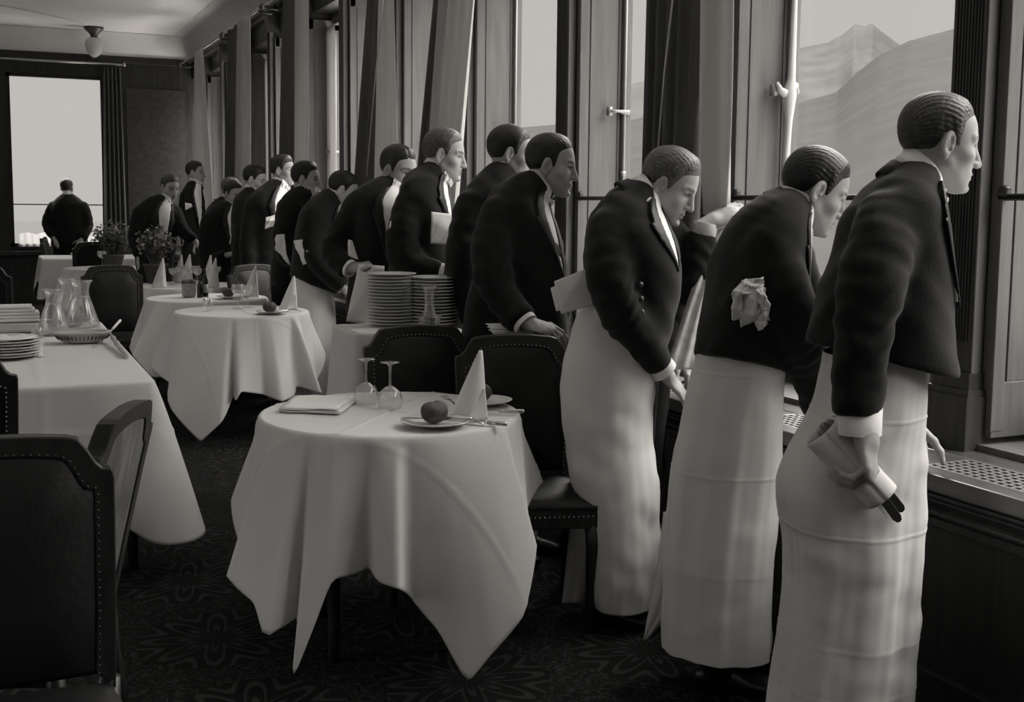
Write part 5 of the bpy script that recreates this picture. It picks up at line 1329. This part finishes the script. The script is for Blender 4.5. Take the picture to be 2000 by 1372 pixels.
for k in range(5):
    x1 = .118-(.02 if k >= 3 else 0)-.012*(k == 4); mb = MB().box(p[0]-.22, p[0]+x1, p[1]-.09+.008*k, p[1]+.09, TZ+.068+.016*k, TZ+.083+.016*k)
    setp(obj('folded_napkin', mb, M_napkin, bevel=.006), 'white folded cloth stacked on the silver dish, %s' % ['lowest', 'second up', 'middle', 'fourth up', 'topmost'][k], 'napkin', 'folded cloths on the silver dish')
knife(tz(235, 626, TZ+.045), tz(190, 676, TZ+.012), 'server with pale rounded handle leaning from the oval dish', None, .38, M_napkin)
q0, q1 = tz(217, 655, TZ+.03), tz(247, 698, TZ+.005); R = root('corkscrew', q0, 'turned pale handle lying at the edge of the left table', 'handle')
obj('turned_handle', MB().tube([q0+(q1-q0)*t for t in np.linspace(0, 1, 13)], [.006, .010, .013, .009, .012, .014, .010, .011, .012, .009, .011, .017, .008], 10), mat('horn_handle', .38, .5, noise=.3, nscale=30), R, smooth=True)
# ================================================================ THINGS THE WAITERS HOLD
# rolled napkin with cutlery in the nearest waiter's fist
dN = 3.05-.170
a = PX(1603, 842, dN-.015); b = PX(1722, 972, dN-.03); ax = nz_(b-a); L = np.linalg.norm(b-a); e1 = nz_(np.cross(ax, CF)); e2 = np.cross(ax, e1)
R = root('rolled_napkin', a, 'white napkin rolled into a tube around cutlery in the nearest fist', 'napkin')
P = []
for i in range(21):
    t = i/20; row = []
    for j in range(49):
        th = 2*PI*1.25*j/48; r = .047-.008*t+.0022*j/48*2+.0015*fold(th+t*4, 1); row.append(a+ax*(L*t+.004*math.sin(th))+(e1*math.cos(th)+e2*math.sin(th)*.82)*r)
    P.append(row)
obj('roll', MB().grid(P), M_napkin, R, smooth=True, solid=.003)
pts = [(1612, 836), (1624, 830), (1634, 823), (1620, 842), (1632, 836), (1643, 822), (1606, 846)]
for k, (x, y) in enumerate(pts):
    q = PX(x, y, dN-.010+.012*(k % 3)); m = MB()
    bm = bmesh.new(); bmesh.ops.create_icosphere(bm, subdivisions=3, radius=1); rr = .0125
    m.add([tuple(q+(e1*v.co.x*.9+e2*v.co.y*.8+ax*v.co.z*1.25)*rr) for v in bm.verts], [tuple(v.index for v in f.verts) for f in bm.faces]); bm.free()
    m.tube([q, q+ax*.10], [.006, .004], 8)
    setp(obj('cutlery_handle', m, mat('worn_silver', .28, .35, metal=.6), smooth=True), 'rounded silver handle end showing in the mouth of the rolled napkin', 'cutlery', 'handle ends in the rolled napkin')
for k, (x, y, x2, y2, mm, lb) in enumerate(((1716, 962, 1758, 1020, M_steel, 'broad dark knife blade jutting lowest from the rolled napkin'), (1728, 955, 1764, 1000, M_steel, 'dark blade in the middle of the cutlery jutting from the rolled napkin'), (1700, 975, 1740, 1018, M_silver, 'bright spoon shank at the left of the jutting cutlery'))):
    p0, p1 = PX(x, y, dN-.03+.012*k), PX(x2, y2, dN-.03+.012*k); d_ = nz_(p1-p0); LL_ = np.linalg.norm(p1-p0); s_ = nz_(np.cross(d_, CF))
    w_ = .0115 if k < 2 else .005
    setp(obj('table_knife', MB().prism([(-.6, -w_), (.85, -w_), (.97, -w_*.6), (1, 0), (.97, w_*.6), (.85, w_), (-.6, w_)], -.0018, .0018, lambda u, v, dd: p0+d_*LL_*u+s_*v+nz_(np.cross(d_, s_))*dd), mat('dark_blade', .03, .25, spec=.6) if k < 2 else mm, bevel=.001), lb, 'knife')
dB = 3.55-.225
R = root('napkin', PX(1463, 596, dB), 'crumpled white napkin caught in the elbow of the bent dark haired waiter', 'napkin')
sheet('fold', [(1440, 570), (1482, 556), (1497, 612), (1446, 640)], None, None, dB, (-.01, -.01, .0, .01), .030, rough=.006, seed=1, parent=R)
sheet('fold', [(1427, 577), (1448, 548), (1492, 541), (1488, 572)], None, None, dB-.012, (.02, .0, .01, -.02), .016, rough=.009, seed=2, parent=R)
sheet('fold', [(1429, 574), (1452, 566), (1450, 622), (1434, 626)], None, None, dB-.006, (.01, -.02, .0, .015), .022, rough=.006, seed=3, parent=R)
sheet('fold', [(1476, 566), (1498, 560), (1501, 628), (1484, 612)], None, None, dB-.014, (-.015, .0, .01, -.02), .014, rough=.008, seed=4, parent=R)
sheet('fold', [(1466, 612), (1496, 600), (1499, 634), (1481, 647)], None, None, dB-.010, (.0, -.01, .01, .01), .022, rough=.006, seed=5, parent=R)
sheet('napkin', [(1577, 556), (1596, 566), (1592, 606), (1578, 598)], 'scrap of white cloth showing past the bent waiter, by the window', 'napkin', 3.75, bulge=.02)
R = sheet('folded_papers', [(1082, 550), (1176, 513), (1172, 592), (1096, 614)], 'folded white papers clamped under the stooping waiter\'s arm, front leaf', 'papers', 4.10-.13, (.02, .02, .02, .02), .012)
sheet('folded_papers', [(1075, 563), (1150, 530), (1150, 600), (1086, 608)], 'second leaf of folded papers behind the front one under the stooping waiter\'s arm', 'papers', 4.10-.105, bulge=.01)
sheet('napkin', [(1240, 504), (1266, 502), (1271, 536), (1242, 546)], 'small white napkin tip peeping at the stooping waiter\'s breast', 'napkin', 4.10-.185, (0, .02, .03, 0), .015)
PEOPLE = [o for o in SC.objects if o.type == 'EMPTY' and o.get('category') == 'person']
def part_of(key, kind): return [c for o in PEOPLE if key in o['label'] for c in o.children if c.name.startswith(kind)][0]
for y in (556, 584, 610):
    c = PX(1251+(y-556)*.04, y, 4.10-.195); o = obj('button', MB().tube([c, c-CF*.006+CR*.002], [.011, .008], 14), M_button, part_of('stooping over', 'jacket'), smooth=True); o['label'] = 'shiny round coat button'
for k in range(3):
    sheet('folded_napkin', [(948+3*k, 633+6*k), (1010, 631+6*k), (1046, 640+6*k), (962+3*k, 643+6*k)], 'flat white napkin held down on the chair back, %s leaf' % ['upper', 'middle', 'lower'][k], 'napkin', 4.8-.24, (0, .02, 0, -.03), .003)
sheet('folded_napkin', [(842, 414), (888, 419), (886, 480), (841, 476)], 'square folded napkin tucked at the light haired waiter\'s breast', 'napkin', 5.7-.26, (.03, .10, .10, .03), .008)
sheet('napkin', [(762, 432), (775, 430), (772, 470), (757, 468)], 'narrow strip of white napkin beside the light haired waiter\'s sleeve', 'napkin', 5.7-.22)
sheet('napkin', [(700, 516), (752, 520), (745, 640), (676, 628)], 'white cloth hanging from the studded shirt waiter\'s hand', 'napkin', 6.05-.24, (0, .04, .0, 0), .03, rough=.006)
sheet('napkin', [(680, 468), (688, 470), (700, 508), (680, 500)], 'white corner of cloth above the studded shirt waiter\'s fist', 'napkin', 6.05-.22)
for y in (415, 430, 446, 462):
    c = PX(764, y, 6.05-.165); o = obj('stud', MB().lathe([(0, 0), (.006, 0), (.004, .003), (0, .004)], 10, c), M_button, part_of('studded shirt', 'shirt_front'), smooth=True); o['label'] = 'tiny dark shirt stud'
sheet('napkin', [(574, 470), (596, 467), (614, 506), (592, 518)], 'napkin clamped under the arm of the aproned waiter who looks down', 'napkin', 8.1-.24, (.05, 0, 0, .05), .012, rough=.006)
sheet('napkin', [(540, 459), (553, 457), (567, 520), (537, 488)], 'pale cloth hanging over the slim waiter\'s forearm', 'napkin', 8.5-.33, (.03, 0, 0, .03), .012, rough=.006)
sheet('napkin', [(519, 425), (540, 419), (540, 440), (517, 448)], 'white handkerchief under the tall far waiter\'s elbow', 'napkin', 9.6-.22, (0, .03, .03, 0), .01, rough=.005)
sheet('paper', [(459, 432), (478, 428), (473, 468), (447, 477)], 'pale sheet of paper held upright by the far reading waiter', 'paper', 10.8-.25, (0, .05, .05, 0), .004, rough=.001)
sheet('napkin', [(361, 396), (374, 398), (376, 404), (362, 411)], 'white handkerchief at the farthest waiter\'s breast', 'napkin', 12.8-.22, (0, .03, .03, 0), .008)

sheet('pocket_welt', [(1768, 588), (1826, 604), (1829, 622), (1768, 604)], None, None, 3.05-.192, (.0, .055, .055, .0), .003, rough=.0005, m=M_lapel, parent=part_of('nearest the camera', 'jacket'))
